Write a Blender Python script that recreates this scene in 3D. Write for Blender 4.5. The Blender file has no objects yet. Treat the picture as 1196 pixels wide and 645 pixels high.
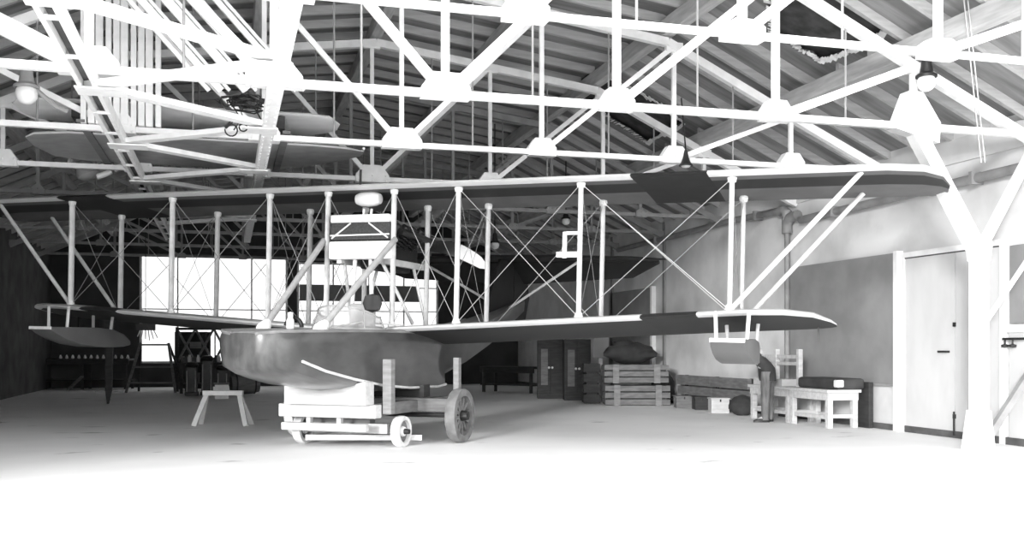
import bpy, bmesh, math, random
from mathutils import Vector, Matrix
random.seed(7)
S = bpy.context.scene
COL = S.collection
V = Vector
PI = math.pi

# ------------------------------------------------------------------ camera model (image taken as 1196 x 645)
FPX, CXP, HOR, CH = 1180.0, 598.0, 406.0, 1.3
YAW = math.atan(333.0 / FPX)
CF = V((math.sin(YAW), math.cos(YAW), 0)); CR = V((math.cos(YAW), -math.sin(YAW), 0))
def ray(px, py): return CF + CR * ((px - CXP) / FPX) + V((0, 0, (HOR - py) / FPX))
CAM = V((0, 0, CH))
def at(px, py, d): return CAM + ray(px, py) * d
def onX(px, py, X): r = ray(px, py); return CAM + r * (X / r.x)
def onY(px, py, Y): r = ray(px, py); return CAM + r * (Y / r.y)
def onZ(px, py, Z): r = ray(px, py); return CAM + r * ((Z - CH) / r.z)
def floor_at(px, py): return onZ(px, py, 0.0)

# ------------------------------------------------------------------ materials
MATS = {}
def mat(name, v, rough=0.7, metal=0.0, var=0.0, scale=4.0, stretch=(1, 1, 1), bump=0.0, emit=0.0, alpha=1.0, spec=0.5, coat=0.0, detail=5.0, v2=None, lo=0.35, hi=0.65):
    m = bpy.data.materials.new(name); m.use_nodes = True
    nt = m.node_tree; b = nt.nodes['Principled BSDF']
    b.inputs['Base Color'].default_value = (v, v, v, 1)
    b.inputs['Roughness'].default_value = rough
    b.inputs['Metallic'].default_value = metal
    b.inputs['Specular IOR Level'].default_value = spec
    b.inputs['Coat Weight'].default_value = coat
    if emit:
        b.inputs['Emission Color'].default_value = (1, 1, 1, 1); b.inputs['Emission Strength'].default_value = emit
    if alpha < 1: b.inputs['Alpha'].default_value = alpha
    tc = nt.nodes.new('ShaderNodeTexCoord'); mp = nt.nodes.new('ShaderNodeMapping'); mp.inputs['Scale'].default_value = stretch
    nz = nt.nodes.new('ShaderNodeTexNoise'); nz.inputs['Scale'].default_value = scale; nz.inputs['Detail'].default_value = detail
    nt.links.new(tc.outputs['Object'], mp.inputs[0]); nt.links.new(mp.outputs[0], nz.inputs['Vector'])
    if var or v2 is not None:
        cr = nt.nodes.new('ShaderNodeValToRGB')
        a = max(0, v * (1 - var)) if v2 is None else v2; c = min(1, v * (1 + var)) if v2 is None else v
        cr.color_ramp.elements[0].position = lo; cr.color_ramp.elements[1].position = hi
        cr.color_ramp.elements[0].color = (a, a, a, 1); cr.color_ramp.elements[1].color = (c, c, c, 1)
        nt.links.new(nz.outputs['Fac'], cr.inputs[0]); nt.links.new(cr.outputs[0], b.inputs['Base Color'])
    if bump:
        bp = nt.nodes.new('ShaderNodeBump'); bp.inputs['Strength'].default_value = bump; bp.inputs['Distance'].default_value = 0.02
        nt.links.new(nz.outputs['Fac'], bp.inputs['Height']); nt.links.new(bp.outputs[0], b.inputs['Normal'])
    MATS[name] = m
    return m
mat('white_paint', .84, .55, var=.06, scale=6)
mat('grey_or_dim_white', .28, .6, var=.12, scale=5)  # plain grey things, and white paint dimmed for the far trusses
mat('floor', .93, .8, v2=.85, scale=.55, detail=8, bump=.03, lo=.3, hi=.55)
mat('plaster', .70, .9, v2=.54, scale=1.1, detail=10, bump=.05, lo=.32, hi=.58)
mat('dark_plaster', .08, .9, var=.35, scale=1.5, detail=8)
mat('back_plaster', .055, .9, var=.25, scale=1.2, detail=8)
mat('roof_lining', .30, .9, v2=.16, scale=1.6, stretch=(.5, 3.5, .5), detail=8, bump=.05, lo=.34, hi=.62)
mat('roof_deck', .06, .9, var=.4, scale=5)
mat('roof_timber', .55, .75, v2=.42, scale=5, stretch=(4, .5, 4))
mat('rafter_wood', .52, .75, v2=.42, scale=5, stretch=(.4, 4, 4))
mat('torn_felt', .82, .9, var=.1, scale=9)
mat('hull_wood', .085, .28, v2=.05, scale=3, stretch=(5, .7, 2), coat=.35, detail=8)
mat('deck_wood', .24, .4, v2=.16, scale=3, stretch=(5, .7, 2), coat=.2)
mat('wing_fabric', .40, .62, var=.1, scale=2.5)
mat('wing_edge_lit', .78, .5, var=.05, scale=4)  # wing fabric whitened: light on the leading edge put into the colour
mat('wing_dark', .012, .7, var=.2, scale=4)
mat('wing_under_shade', .125, .7, var=.1, scale=3)  # same fabric darkened: shade below the wing put into the colour
mat('wing_band_shade', .018, .7, var=.1, scale=3)  # deeper painted shade for the chordwise bands and the lower wing's underside
mat('strut_wood', .62, .45, var=.1, scale=8)
mat('strut_grey', .36, .5, var=.1, scale=8)
mat('fitting', .75, .5)
mat('wire', .3, .4, metal=.2)
mat('black_metal', .02, .5, metal=.2)
mat('engine_metal', .02, .45, metal=.4, var=.3, scale=9)
mat('radiator_core', .04, .7, var=.3, scale=40)
mat('prop_wood', .035, .3, coat=.3)
mat('celluloid', .42, .25, alpha=.55)
mat('dark_fabric', .045, .85, var=.3, scale=3)
mat('trouser', .17, .9, var=.3, scale=6, stretch=(3, 3, .6))
mat('skin', .42, .6)
mat('hair', .03, .7)
mat('pale_wood', .60, .65, v2=.48, scale=3, stretch=(1, 6, 6))
mat('grey_wood', .19, .75, v2=.12, scale=4, stretch=(1, 1, 5))
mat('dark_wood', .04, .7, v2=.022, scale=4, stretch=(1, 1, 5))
mat('tyre', .16, .8, var=.3, scale=6)
mat('tyre_pale', .66, .8, var=.1, scale=6)
mat('shutter', .25, .85, var=.14, scale=1.4, detail=8)
mat('pipe', .24, .6, var=.2, scale=3)
mat('stored_fabric', .84, .7, var=.06, scale=3)
mat('mid_wood', .24, .7, v2=.17, scale=4, stretch=(1, 1, 5))
mat('globe', .86, .3, spec=.6)
mat('pane', .9, .4, emit=.95)
mat('baseboard', .09, .8, var=.3, scale=3)
mat('door_paint', .64, .6, v2=.56, scale=2, stretch=(1, 1, .4))
mat('paper', .7, .9)
mat('float_paint', .12, .45, var=.1, scale=2)

# ------------------------------------------------------------------ mesh builder
class MB:
    def __init__(s): s.v = []; s.f = []; s.mi = []; s.cur = 0
    def add(s, vs, fs):
        n = len(s.v); s.v += [V(p) for p in vs]
        for f in fs: s.f.append([i + n for i in f]); s.mi.append(s.cur)
        return s
    def box(s, x0, x1, y0, y1, z0, z1):
        return s.add([(x0,y0,z0),(x1,y0,z0),(x1,y1,z0),(x0,y1,z0),(x0,y0,z1),(x1,y0,z1),(x1,y1,z1),(x0,y1,z1)],
                     [(0,3,2,1),(4,5,6,7),(0,1,5,4),(1,2,6,5),(2,3,7,6),(3,0,4,7)])
    def beam(s, p0, p1, w, t, up=(0,0,1), w1=None):
        p0, p1 = V(p0), V(p1); d = (p1 - p0).normalized(); up = V(up)
        a = d.cross(up)
        if a.length < 1e-4: a = d.cross(V((1,0,0)))
        a.normalize(); b = a.cross(d).normalized()
        w1 = w if w1 is None else w1
        vs = []
        for p, ww in ((p0, w), (p1, w1)):
            for i, j in ((-1,-1),(1,-1),(1,1),(-1,1)): vs.append(p + a*(i*ww/2) + b*(j*t/2))
        return s.add(vs, [(0,1,2,3),(7,6,5,4),(0,4,5,1),(1,5,6,2),(2,6,7,3),(3,7,4,0)])
    def tube(s, pts, r, n=8, r1=None, flat=None):
        pts = [V(p) for p in pts]; k = len(pts); vs = []
        for i, p in enumerate(pts):
            d = (pts[min(i+1,k-1)] - pts[max(i-1,0)]).normalized()
            a = d.cross(V((0,0,1)))
            if a.length < 1e-3: a = V((1,0,0)) - d*d.x
            a.normalize(); b = d.cross(a)
            rr = r if r1 is None else r + (r1-r)*i/(k-1)
            for j in range(n):
                c, q = math.cos(2*PI*j/n), math.sin(2*PI*j/n)
                if flat: off = a*(c*rr) ; off = flat[0]*(c*rr) + flat[1]*(q*rr*flat[2])
                else: off = a*(c*rr) + b*(q*rr)
                vs.append(p + off)
        fs = []
        for i in range(k-1):
            for j in range(n):
                fs.append((i*n+j, i*n+(j+1)%n, (i+1)*n+(j+1)%n, (i+1)*n+j))
        fs.append(tuple(range(n))[::-1]); fs.append(tuple(range((k-1)*n, k*n)))
        return s.add(vs, fs)
    def lathe(s, prof, org=(0,0,0), axis=(0,0,1), n=20):
        ax = V(axis).normalized(); q = V((0,0,1)).rotation_difference(ax); org = V(org); vs = []; k = len(prof)
        for r, h in prof:
            for j in range(n): vs.append(org + q @ V((r*math.cos(2*PI*j/n), r*math.sin(2*PI*j/n), h)))
        fs = [(i*n+j, i*n+(j+1)%n, (i+1)*n+(j+1)%n, (i+1)*n+j) for i in range(k-1) for j in range(n)]
        if prof[0][0] > 1e-5: fs.append(tuple(range(n))[::-1])
        if prof[-1][0] > 1e-5: fs.append(tuple(range((k-1)*n, k*n)))
        return s.add(vs, fs)
    def prism(s, poly, ext):
        ext = V(ext); n = len(poly); vs = [V(p) for p in poly] + [V(p)+ext for p in poly]
        fs = [tuple(range(n)), tuple(range(n, 2*n))[::-1]] + [(i, i+n, (i+1)%n+n, (i+1)%n) for i in range(n)]
        return s.add(vs, fs)
    def loft(s, secs, closed=True, caps=True):
        n = len(secs[0]); vs = [p for sec in secs for p in sec]; fs = []
        m = n if closed else n-1
        for i in range(len(secs)-1):
            for j in range(m): fs.append((i*n+j, i*n+(j+1)%n, (i+1)*n+(j+1)%n, (i+1)*n+j))
        if caps and closed: fs.append(tuple(range(n))[::-1]); fs.append(tuple(range((len(secs)-1)*n, len(secs)*n)))
        return s.add(vs, fs)
    def make(s, name, mats, off=V((0,0,0)), smooth=False, bevel=0.0, recalc=True, subsurf=0):
        me = bpy.data.meshes.new(name)
        me.from_pydata([tuple(p - off) for p in s.v], [], s.f)
        if not isinstance(mats, (list, tuple)): mats = [mats]
        for m in mats: me.materials.append(MATS[m])
        for p, i in zip(me.polygons, s.mi): p.material_index = i; p.use_smooth = smooth
        if recalc:
            bm = bmesh.new(); bm.from_mesh(me); bmesh.ops.remove_doubles(bm, verts=bm.verts, dist=1e-5)
            bmesh.ops.recalc_face_normals(bm, faces=bm.faces); bm.to_mesh(me); bm.free()
        me.update()
        o = bpy.data.objects.new(name, me); COL.objects.link(o)
        if bevel:
            b = o.modifiers.new('bevel', 'BEVEL'); b.width = bevel; b.segments = 2; b.limit_method = 'ANGLE'; b.angle_limit = .7
        if subsurf:
            b = o.modifiers.new('sub', 'SUBSURF'); b.levels = subsurf; b.render_levels = subsurf
        if smooth and not subsurf:
            try:
                me.set_sharp_from_angle(angle=math.radians(38))
            except Exception: pass
        return o
OFF = {}
def thing(name, label, cat, loc=(0,0,0), group=None, kind=None, local=False):
    o = bpy.data.objects.new(name, None); COL.objects.link(o); o.empty_display_size = .2
    o.location = loc; o['label'] = label; o['category'] = cat
    if group: o['group'] = group
    if kind: o['kind'] = kind
    OFF[o] = V((0,0,0)) if local else V(loc)
    return o
def part(name, mb, m, parent, label=None, **k):
    o = mb.make(name, m, OFF[parent], **k); o.parent = parent; OFF[o] = OFF[parent]
    if label: o['label'] = label
    return o
def solo(name, mb, m, label, cat, group=None, kind=None, **k):
    xs = [p.x for p in mb.v]; ys = [p.y for p in mb.v]; zs = [p.z for p in mb.v]
    base = V(((min(xs)+max(xs))/2, (min(ys)+max(ys))/2, min(zs)))
    o = mb.make(name, m, base, **k); o.location = base; OFF[o] = base
    o['label'] = label; o['category'] = cat
    if group: o['group'] = group
    if kind: o['kind'] = kind
    return o
def struct(name, mb, m, label, cat, **k):
    return solo(name, mb, m, label, cat, kind='structure', **k)

# ------------------------------------------------------------------ camera, world, lights
cam = bpy.data.cameras.new('camera'); co = bpy.data.objects.new('camera', cam); COL.objects.link(co)
co.location = CAM; co.rotation_euler = (PI/2, 0, -YAW)
cam.sensor_width = 36; cam.lens = 36*FPX/1196.0; cam.shift_y = (HOR-322.5)/1196.0; cam.clip_end = 200
S.camera = co
w = bpy.data.worlds.new('sky'); S.world = w; w.use_nodes = True
w.node_tree.nodes['Background'].inputs[0].default_value = (1, 1, 1, 1)
w.node_tree.nodes['Background'].inputs[1].default_value = 3.6
sun = bpy.data.lights.new('sun', 'SUN'); sun.energy = 3.2; sun.angle = math.radians(9)
so = bpy.data.objects.new('sun', sun); COL.objects.link(so)
so.rotation_euler = V((.58, .79, -.17)).to_track_quat('-Z', 'Y').to_euler()
S.view_settings.view_transform = 'Standard'; S.view_settings.look = 'None'; S.view_settings.gamma = 1; S.view_settings.exposure = 0.2
S.view_settings.use_curve_mapping = False
S.cycles.use_denoising = True; S.cycles.max_bounces = 8; S.cycles.diffuse_bounces = 5

# ------------------------------------------------------------------ the hangar shell
XR, XL, YB, Y0 = 10.1, -5.4, 35.0, 7.0
RID = [(2.35, 6.64), (6.2, 6.12), (8.2, 5.17), (10.1, 4.30)]
LID = [(2.35, 6.64), (-1.5, 6.12), (-3.5, 5.17), (-5.4, 4.30)]
def roof_z(x):
    P = LID[::-1] + RID[1:]
    for (x0, z0), (x1, z1) in zip(P, P[1:]):
        if x0 <= x <= x1: return z0 + (z1-z0)*(x-x0)/(x1-x0)
    return 4.3
nt = MATS['floor'].node_tree; L_ = nt.links; bs = nt.nodes['Principled BSDF']; prev = bs.inputs['Base Color'].links[0].from_socket
n1 = nt.nodes.new('ShaderNodeTexNoise'); n1.inputs['Scale'].default_value = 1.1; n1.inputs['Detail'].default_value = 6
mp1 = nt.nodes.new('ShaderNodeMapping'); mp1.inputs['Scale'].default_value = (1.0, 2.2, 1); tc1 = nt.nodes.new('ShaderNodeTexCoord')
cr1 = nt.nodes.new('ShaderNodeValToRGB'); cr1.color_ramp.elements[0].position = .66; cr1.color_ramp.elements[1].position = .74
mx = nt.nodes.new('ShaderNodeMix'); mx.data_type = 'RGBA'; mx.inputs['B'].default_value = (.42, .42, .42, 1)
L_.new(tc1.outputs['Object'], mp1.inputs[0]); L_.new(mp1.outputs[0], n1.inputs['Vector']); L_.new(n1.outputs['Fac'], cr1.inputs[0])
L_.new(cr1.outputs[0], mx.inputs['Factor']); L_.new(prev, mx.inputs['A']); L_.new(mx.outputs['Result'], bs.inputs['Base Color'])
struct('floor', MB().box(-14, 22, -14, YB+.2, -.12, 0), 'floor', 'pale bare concrete hangar floor, brightest in the foreground', 'floor')
wr = MB(); wr.box(XR, XR+.2, Y0, YB+.2, 0, 4.55)
struct('wall_right', wr, 'plaster', 'long pale stained plaster wall receding on the right', 'wall')
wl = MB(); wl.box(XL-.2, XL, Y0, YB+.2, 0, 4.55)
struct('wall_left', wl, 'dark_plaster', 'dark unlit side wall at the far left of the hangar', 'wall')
# back wall, as a gable with two tall window openings
def px_on_back(px, py): p = onY(px, py, YB); return p.x, p.z
w1x0, w1z1 = px_on_back(163, 297); w1x1, w1z0 = px_on_back(336, 424)
w2x0, w2z1 = px_on_back(347, 306); w2x1, w2z0 = px_on_back(512, 392)
bw = MB()
bw.box(XL, w1x0, YB, YB+.2, 0, 4.3); bw.box(w1x1, w2x0, YB, YB+.2, 0, 4.3); bw.box(w2x1, XR, YB, YB+.2, 0, 4.3)
bw.box(w1x0, w1x1, YB, YB+.2, 0, w1z0); bw.box(w1x0, w1x1, YB, YB+.2, w1z1, 4.3)
bw.box(w2x0, w2x1, YB, YB+.2, 0, w2z0); bw.box(w2x0, w2x1, YB, YB+.2, w2z1, 4.3)
bw.prism([(XL, YB, 4.3)] + [(x, YB, z+.22) for x, z in LID[::-1]] + [(x, YB, z+.22) for x, z in RID[1:]] + [(XR, YB, 4.3)], (0, .2, 0))
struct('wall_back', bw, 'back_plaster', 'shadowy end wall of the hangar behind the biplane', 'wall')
def window(name, x0, x1, z0, z1, label, cols, rows, band=None):
    t = thing(name, label, 'window', ((x0+x1)/2, YB, z0), kind='structure')
    f = MB()
    for a, b, c, d in ((x0, x1, z1-.07, z1), (x0, x1, z0, z0+.07), (x0, x0+.07, z0, z1), (x1-.07, x1, z0, z1)): f.box(a, b, YB+.02, YB+.12, c, d)
    for i in range(1, cols): x = x0+(x1-x0)*i/cols; f.box(x-.025, x+.025, YB+.03, YB+.1, z0, z1)
    for i in range(1, rows): z = z0+(z1-z0)*i/rows; f.box(x0, x1, YB+.03, YB+.1, z-.02, z+.02)
    part('window_frame', f, 'white_paint', t)
    part('window_pane', MB().box(x0+.03, x1-.03, YB+.1, YB+.12, z0+.03, z1-.03), 'pane', t, label='bright frosted glazing full of daylight')
    if band:
        part('window_blind', MB().box(x0+.08, x0+(x1-x0)*.86, YB-.02, YB+.02, band[0], band[1]), 'shutter', t, label='grey blind band hanging across the window')
window('window_1', w1x0, w1x1, w1z0, w1z1, 'tall bright window in the end wall behind the left wing struts', 4, 2)
window('window_2', w2x0, w2x1, w2z0, w2z1, 'bright window with a grey band in the end wall behind the engine', 4, 3, (px_on_back(400, 352)[1], px_on_back(400, 333)[1]))
struct('trim_1', MB().box(XL, 8.5, YB-.12, YB, w1z1+.02, w1z1+.2), 'dark_wood', 'dark lintel beam along the end wall above the windows', 'trim')

# ceiling: lining sheets on both sides, rafters under them, bare dark boards where the lining is torn
ceil = thing('ceiling', 'underside of the gambrel hangar roof with lining sheets and rafters', 'ceiling', (2.35, Y0, 6.64), kind='structure')
dk = MB(); P = LID[::-1] + RID[1:]
for (x0, z0), (x1, z1) in zip(P, P[1:]):
    dk.prism([(x0, Y0, z0+.2), (x1, Y0, z1+.2), (x1, Y0, z1+.28), (x0, Y0, z0+.28)], (0, YB+.2-Y0, 0))
part('roof_deck', dk, 'roof_deck', ceil)
def slope_hit(px, py, off=0):
    r = ray(px, py); m = -(6.12-5.17)/2.0
    # z = 6.12+off + m (x-6.2)
    t = (6.12+off - m*6.2 - CH) / (r.z - m*r.x)
    return CAM + r*t
HOLES = [[(895,-6),(984,-6),(1010,14),(1037,32),(1005,54),(975,64),(957,70),(950,61),(938,58),(926,47),(905,42),(898,20)],
         [(664,104),(690,84),(712,90),(742,104),(776,122),(799,143),(756,165),(735,150),(714,138),(700,126),(680,114)]]
HOLES3 = [[slope_hit(x, y, .1) for x, y in h] for h in HOLES]
from mathutils.geometry import delaunay_2d_cdt, intersect_point_tri_2d
def inside(x, y, poly):
    c = False; n = len(poly)
    for i in range(n):
        a, b = poly[i], poly[i-1]
        if (a.y > y) != (b.y > y) and x < (b.x-a.x)*(y-a.y)/(b.y-a.y)+a.x: c = not c
    return c
lin = MB()
for (x0, z0), (x1, z1) in zip(P, P[1:]):
    if abs(x0-6.2) < .01:
        pts = [V((x0, Y0)), V((x1, Y0)), V((x1, YB)), V((x0, YB))]; edges = [(0,1),(1,2),(2,3),(3,0)]
        H = []
        for h in HOLES3:
            poly = [V((min(max(p.x, x0+.03), x1-.03), min(max(p.y, Y0+.1), YB-.1))) for p in h]; H.append(poly)
            n = len(pts); pts += poly; edges += [(n+i, n+(i+1) % len(poly)) for i in range(len(poly))]
        res = delaunay_2d_cdt(pts, edges, [], 0, 1e-5)
        vs = [(p.x, p.y, z0+.1+(z1-z0)*(p.x-x0)/(x1-x0)) for p in res[0]]; fs = []
        for f in res[2]:
            c = sum((res[0][i] for i in f), V((0, 0)))/len(f)
            if not any(inside(c.x, c.y, h) for h in H): fs.append(f)
        lin.add(vs, fs); lin.add([(a, b, c+.015) for a, b, c in vs], fs)
    else:
        lin.prism([(x0, Y0, z0+.1), (x1, Y0, z1+.1), (x1, Y0, z1+.115), (x0, Y0, z0+.115)], (0, YB-Y0, 0))
part('roof_lining', lin, 'roof_lining', ceil, label='stained pale lining sheets, torn open in places', recalc=False)
for h in HOLES3:
    tr = MB()
    n = len(h); idx = list(range(n))
    run = idx[6:] if n > 10 else idx
    for i in range(n):
        a, b = h[i], h[(i+1) % n]
        if i in (0, 1): continue
        steps = 7
        for k in range(steps):
            p = a.lerp(b, k/steps); q = a.lerp(b, (k+1)/steps)
            wd = random.uniform(.03, .13)
            tr.beam(p - V((0,0,.02)), q - V((0,0,.02+random.uniform(0, .05))), wd, .012, up=(.43, 0, .9))
    part('torn_edge', tr, 'torn_felt', ceil, label='ragged white torn edge of the lining')
yy = Y0+.3
while yy < YB-.2:
    for prof in (LID, RID):
        r = MB()
        for (x0, z0), (x1, z1) in zip(prof, prof[1:]):
            if prof is RID and abs(x0-6.2) < .01 and any(min(p.y for p in h)+.05 < yy < max(p.y for p in h)-.05 for h in HOLES3): continue
            r.prism([(x0, yy-.035, z0-.03), (x1, yy-.035, z1-.03), (x1, yy-.035, z1+.1), (x0, yy-.035, z0+.1)], (0, .07, 0))
        part('rafter', r, 'rafter_wood', ceil)
    yy += .72
# longitudinal roof beams (purlins)
for x, dz, lab in ((8.2, 0, 'grey timber purlin at the right roof bend, above the column line'), (6.2, 0, 'grey timber purlin where the right roof slope steepens'),
              (4.2, 0, 'grey timber purlin between the ridge and the right roof bend'), (2.35, 0, 'grey timber ridge beam along the top of the roof'),
              (.47, 0, 'grey timber purlin just left of the ridge'), (-1.5, 0, 'grey timber purlin where the left roof slope steepens'), (-3.5, 0, 'grey timber purlin low on the left roof slope')):
    z = roof_z(x)
    solo('roof_purlin', MB().box(x-.09, x+.09, Y0, YB, z-.27, z-.03), 'roof_timber', lab, 'beam', 'purlins along the roof', bevel=.012)

# ------------------------------------------------------------------ trusses
ZC = 4.05
BOT0 = [-3.2, -1.31, .47, 2.28, 4.27, 6.3, 8.23]
TY = [8.0, 10.75, 13.6, 16.5, 19.4, 22.3, 25.2, 28.6, 32.0]
TLAB = ['white riveted roof truss nearest the camera, cut off by the top of the photo', 'white riveted roof truss joined to the Y-shaped column at right',
        'third white roof truss back, its lower chord just above the upper wing', 'fourth white roof truss back, lower chord grazing the upper wing',
        'fifth roof truss back, seen between the two wings', 'sixth roof truss back, thin white chord between the wings', 'seventh roof truss back, deep in the hangar where the lattice girder ends', 'eighth roof truss back, only glimpsed between the wings', 'farthest roof truss, close to the end wall']
def truss(Y, label, i):
    BOT = [x+(.09 if i == 0 and x > 1 else 0) for x in BOT0]
    wm = 'white_paint' if i < 4 else 'grey_or_dim_white'  # far trusses are white too; the dimness there is put into the colour
    t = thing('roof_truss', label, 'roof truss', (2.2, Y, ZC), 'white roof trusses across the hangar')
    c, wv, wd, th = (.055, .075, .085, .05) if i == 0 else ((.082, .085, .10, .06) if i == 1 else (.07, .062, .072, .05)); ct = .06 if i == 0 else .08
    UP = (0, 1, 0)
    part('bottom_chord', MB().beam((XL, Y, ZC), (XR, Y, ZC), c, ct, up=UP), wm, t)
    tc = MB(); TP = [(XL, 4.3), (-3.5, 5.17), (-1.5, 6.12), (2.35, 6.64), (6.2, 6.12), (8.2, 5.17), (XR, 4.3)]
    for (x0, z0), (x1, z1) in zip(TP, TP[1:]): tc.beam((x0, Y, z0-.36), (x1, Y, z1-.36), .12, .10, up=UP)
    part('top_chord', tc, wm, t)
    top = {x: roof_z(x)-.36 for x in BOT}
    for x in BOT:
        part('vertical', MB().beam((x, Y, ZC), (x, Y, top[x]), wv, th, up=UP), wm, t)
    for a, b in zip(BOT, BOT[1:]):
        if b <= 2.5: p, q = (b, Y, ZC), (a, Y, top[a])
        else: p, q = (a, Y, ZC), (b, Y, top[b])
        part('diagonal', MB().beam(p, q, (.19 if i == 1 and b < 0 else wd), th, up=UP), wm, t)
    for x in BOT:
        hw, hh = (.19, .12) if i == 0 else (.12, .1) if i > 3 else (.27, .22) if abs(x-2.28) < .2 else ((.29, .22) if x < 1 and i == 1 else (.2, .19))
        g = MB().prism([(x-hw, Y-.075, ZC-.055), (x+hw, Y-.075, ZC-.055), (x+hw, Y-.075, ZC+.06), (x+hw*.55, Y-.075, ZC+hh), (x-hw*.55, Y-.075, ZC+hh), (x-hw, Y-.075, ZC+.06)], (0, .15, 0))
        for k in range(6):
            rx = x - hw*.8 + hw*1.6*(k % 3)/2; rz = ZC + (-.03 if k < 3 else .05)
            g.lathe([(.016, 0), (.012, .01), (0, .014)], (rx, Y-.075, rz), (0, -1, 0), 8)
        part('gusset_plate', g, wm, t)
        part('top_gusset', MB().box(x-.13, x+.13, Y-.04, Y+.04, top[x]-.09, top[x]+.05), wm, t)
    for a, b in zip(BOT, BOT[1:]):
        xm = (a+b)/2
        part('hanger_rod', MB().tube([(xm, Y+.01, ZC), (xm, Y+.01, roof_z(xm)-.4)], .013, 6), 'grey_or_dim_white', t)
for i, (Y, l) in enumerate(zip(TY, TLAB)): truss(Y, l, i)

# horizontal lattice girder lying between two long chords at truss level
lg = thing('lattice_girder', 'white riveted lattice girder running into the depth at upper left', 'girder', (-.42, 5, ZC))
GX0, GX1, GZ, GY0, GY1 = -1.31, .47, ZC-.12, 7.1, 25.4
ch = MB()
for dx in (-.07, .07): ch.box(GX0+dx-.022, GX0+dx+.022, GY0, GY1, GZ-.08, GZ+.05)
ch.cur = 1; ch.box(GX0-.05, GX0+.05, GY0, GY1, GZ+.0, GZ+.03)  # dark web stands for the shade inside this chord
part('chord', ch, ['white_paint', 'baseboard'], lg, label='double-angle chord, its inner shade built as a dark web')
y = GY0+.3
while y < GY1:
    part('tie_plate', MB().box(GX0-.09, GX0+.09, y-.03, y+.03, GZ-.085, GZ-.06), 'white_paint', lg); y += 1.1
c2 = MB().box(GX1-.075, GX1+.075, GY0, GY1, GZ-.08, GZ+.05)
y = GY0+.2
while y < 20:
    for dx in (-.05, .05): c2.lathe([(.014, 0), (.01, .008), (0, .011)], (GX1+dx, y, GZ-.08), (0, 0, -1), 6)
    y += .22
part('chord', c2, 'white_paint', lg, label='riveted plate chord')
for Ya, Yb in zip(TY, TY[1:6]):
    m = (Ya+Yb)/2
    part('lacing_bar', MB().beam((GX0, Ya, GZ-.03), (GX1, m, GZ-.03), .15, .06), 'white_paint', lg)
    part('lacing_bar', MB().beam((GX1, m, GZ-.04), (GX0, Yb, GZ-.04), .15, .06), 'white_paint', lg)
    part('gusset_plate', MB().box(GX1-.3, GX1+.1, m-.16, m+.16, GZ-.10, GZ-.085), 'white_paint', lg)
    part('gusset_plate', MB().box(GX0-.12, GX0+.34, Ya-.16, Ya+.16, GZ-.10, GZ-.085), 'white_paint', lg)

# Y-shaped column at right
CXX, CY = 9.2, 10.75
cl = thing('steel_column', 'white Y-shaped steel column with flared foot and braces at right', 'column', (CXX, CY, 0))
part('shaft', MB().box(CXX-.09, CXX+.09, CY-.08, CY+.08, .0, 2.62), 'white_paint', cl, bevel=.008)
part('foot', MB().prism([(CXX-.19, CY-.1, 0), (CXX+.17, CY-.1, 0), (CXX+.105, CY-.1, .5), (CXX-.105, CY-.1, .5)], (0, .2, 0)), 'white_paint', cl)
part('knee_brace', MB().beam((CXX-.02, CY, 2.52), (8.2, CY, ZC+.02), .18, .16, up=(0,1,0)), 'white_paint', cl)
part('knee_brace', MB().beam((CXX+.03, CY, 2.56), (XR, CY, 3.98), .10, .10, up=(0,1,0)), 'white_paint', cl)
part('stay', MB().beam((CXX+.1, CY, .1), (XR, CY, 1.12), .09, .07, up=(0,1,0)), 'grey_or_dim_white', cl, label='thin grey angle stay from the foot to the wall')
part('stay', MB().beam((CXX+.1, CY, 1.62), (XR, CY, 2.62), .045, .05, up=(0,1,0)), 'white_paint', cl)
part('joint_plate', MB().prism([(CXX-.1, CY-.09, 2.4), (CXX+.1, CY-.09, 2.4), (CXX+.14, CY-.09, 2.62), (CXX+.06, CY-.09, 2.74), (CXX-.14, CY-.09, 2.72)], (0, .18, 0)), 'white_paint', cl)
part('head_plate', MB().prism([(8.2-.3, CY-.09, ZC-.05), (8.2+.34, CY-.09, ZC-.2), (8.2+.36, CY-.09, ZC+.05), (8.2+.1, CY-.09, ZC+.42), (8.2-.1, CY-.09, ZC+.42)], (0, .18, 0)), 'white_paint', cl)

# ------------------------------------------------------------------ right wall fittings
def shutter_win(name, px0, px1, label):
    y0 = onX(px1, 400, XR).y; y1 = onX(px0, 400, XR).y
    t = thing(name, label, 'window', (XR, (y0+y1)/2, .72), kind='structure')
    part('shutter', MB().box(XR-.05, XR, y0, y1, .72, 2.78), 'shutter', t, label='large flat grey shutter')
    part('post', MB().box(XR-.11, XR, y0-.1, y0, .0, 2.80), 'white_paint', t, label='white post at its near edge')
    part('sill', MB().box(XR-.07, XR, y0, y1, .69, .72), 'grey_or_dim_white', t)
shutter_win('window_3', 922, 1050, 'large grey shuttered window above the workbenches on the right wall')
shutter_win('window_4', 713, 764, 'far grey shuttered window with bright white post, seen under the wing')
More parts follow.
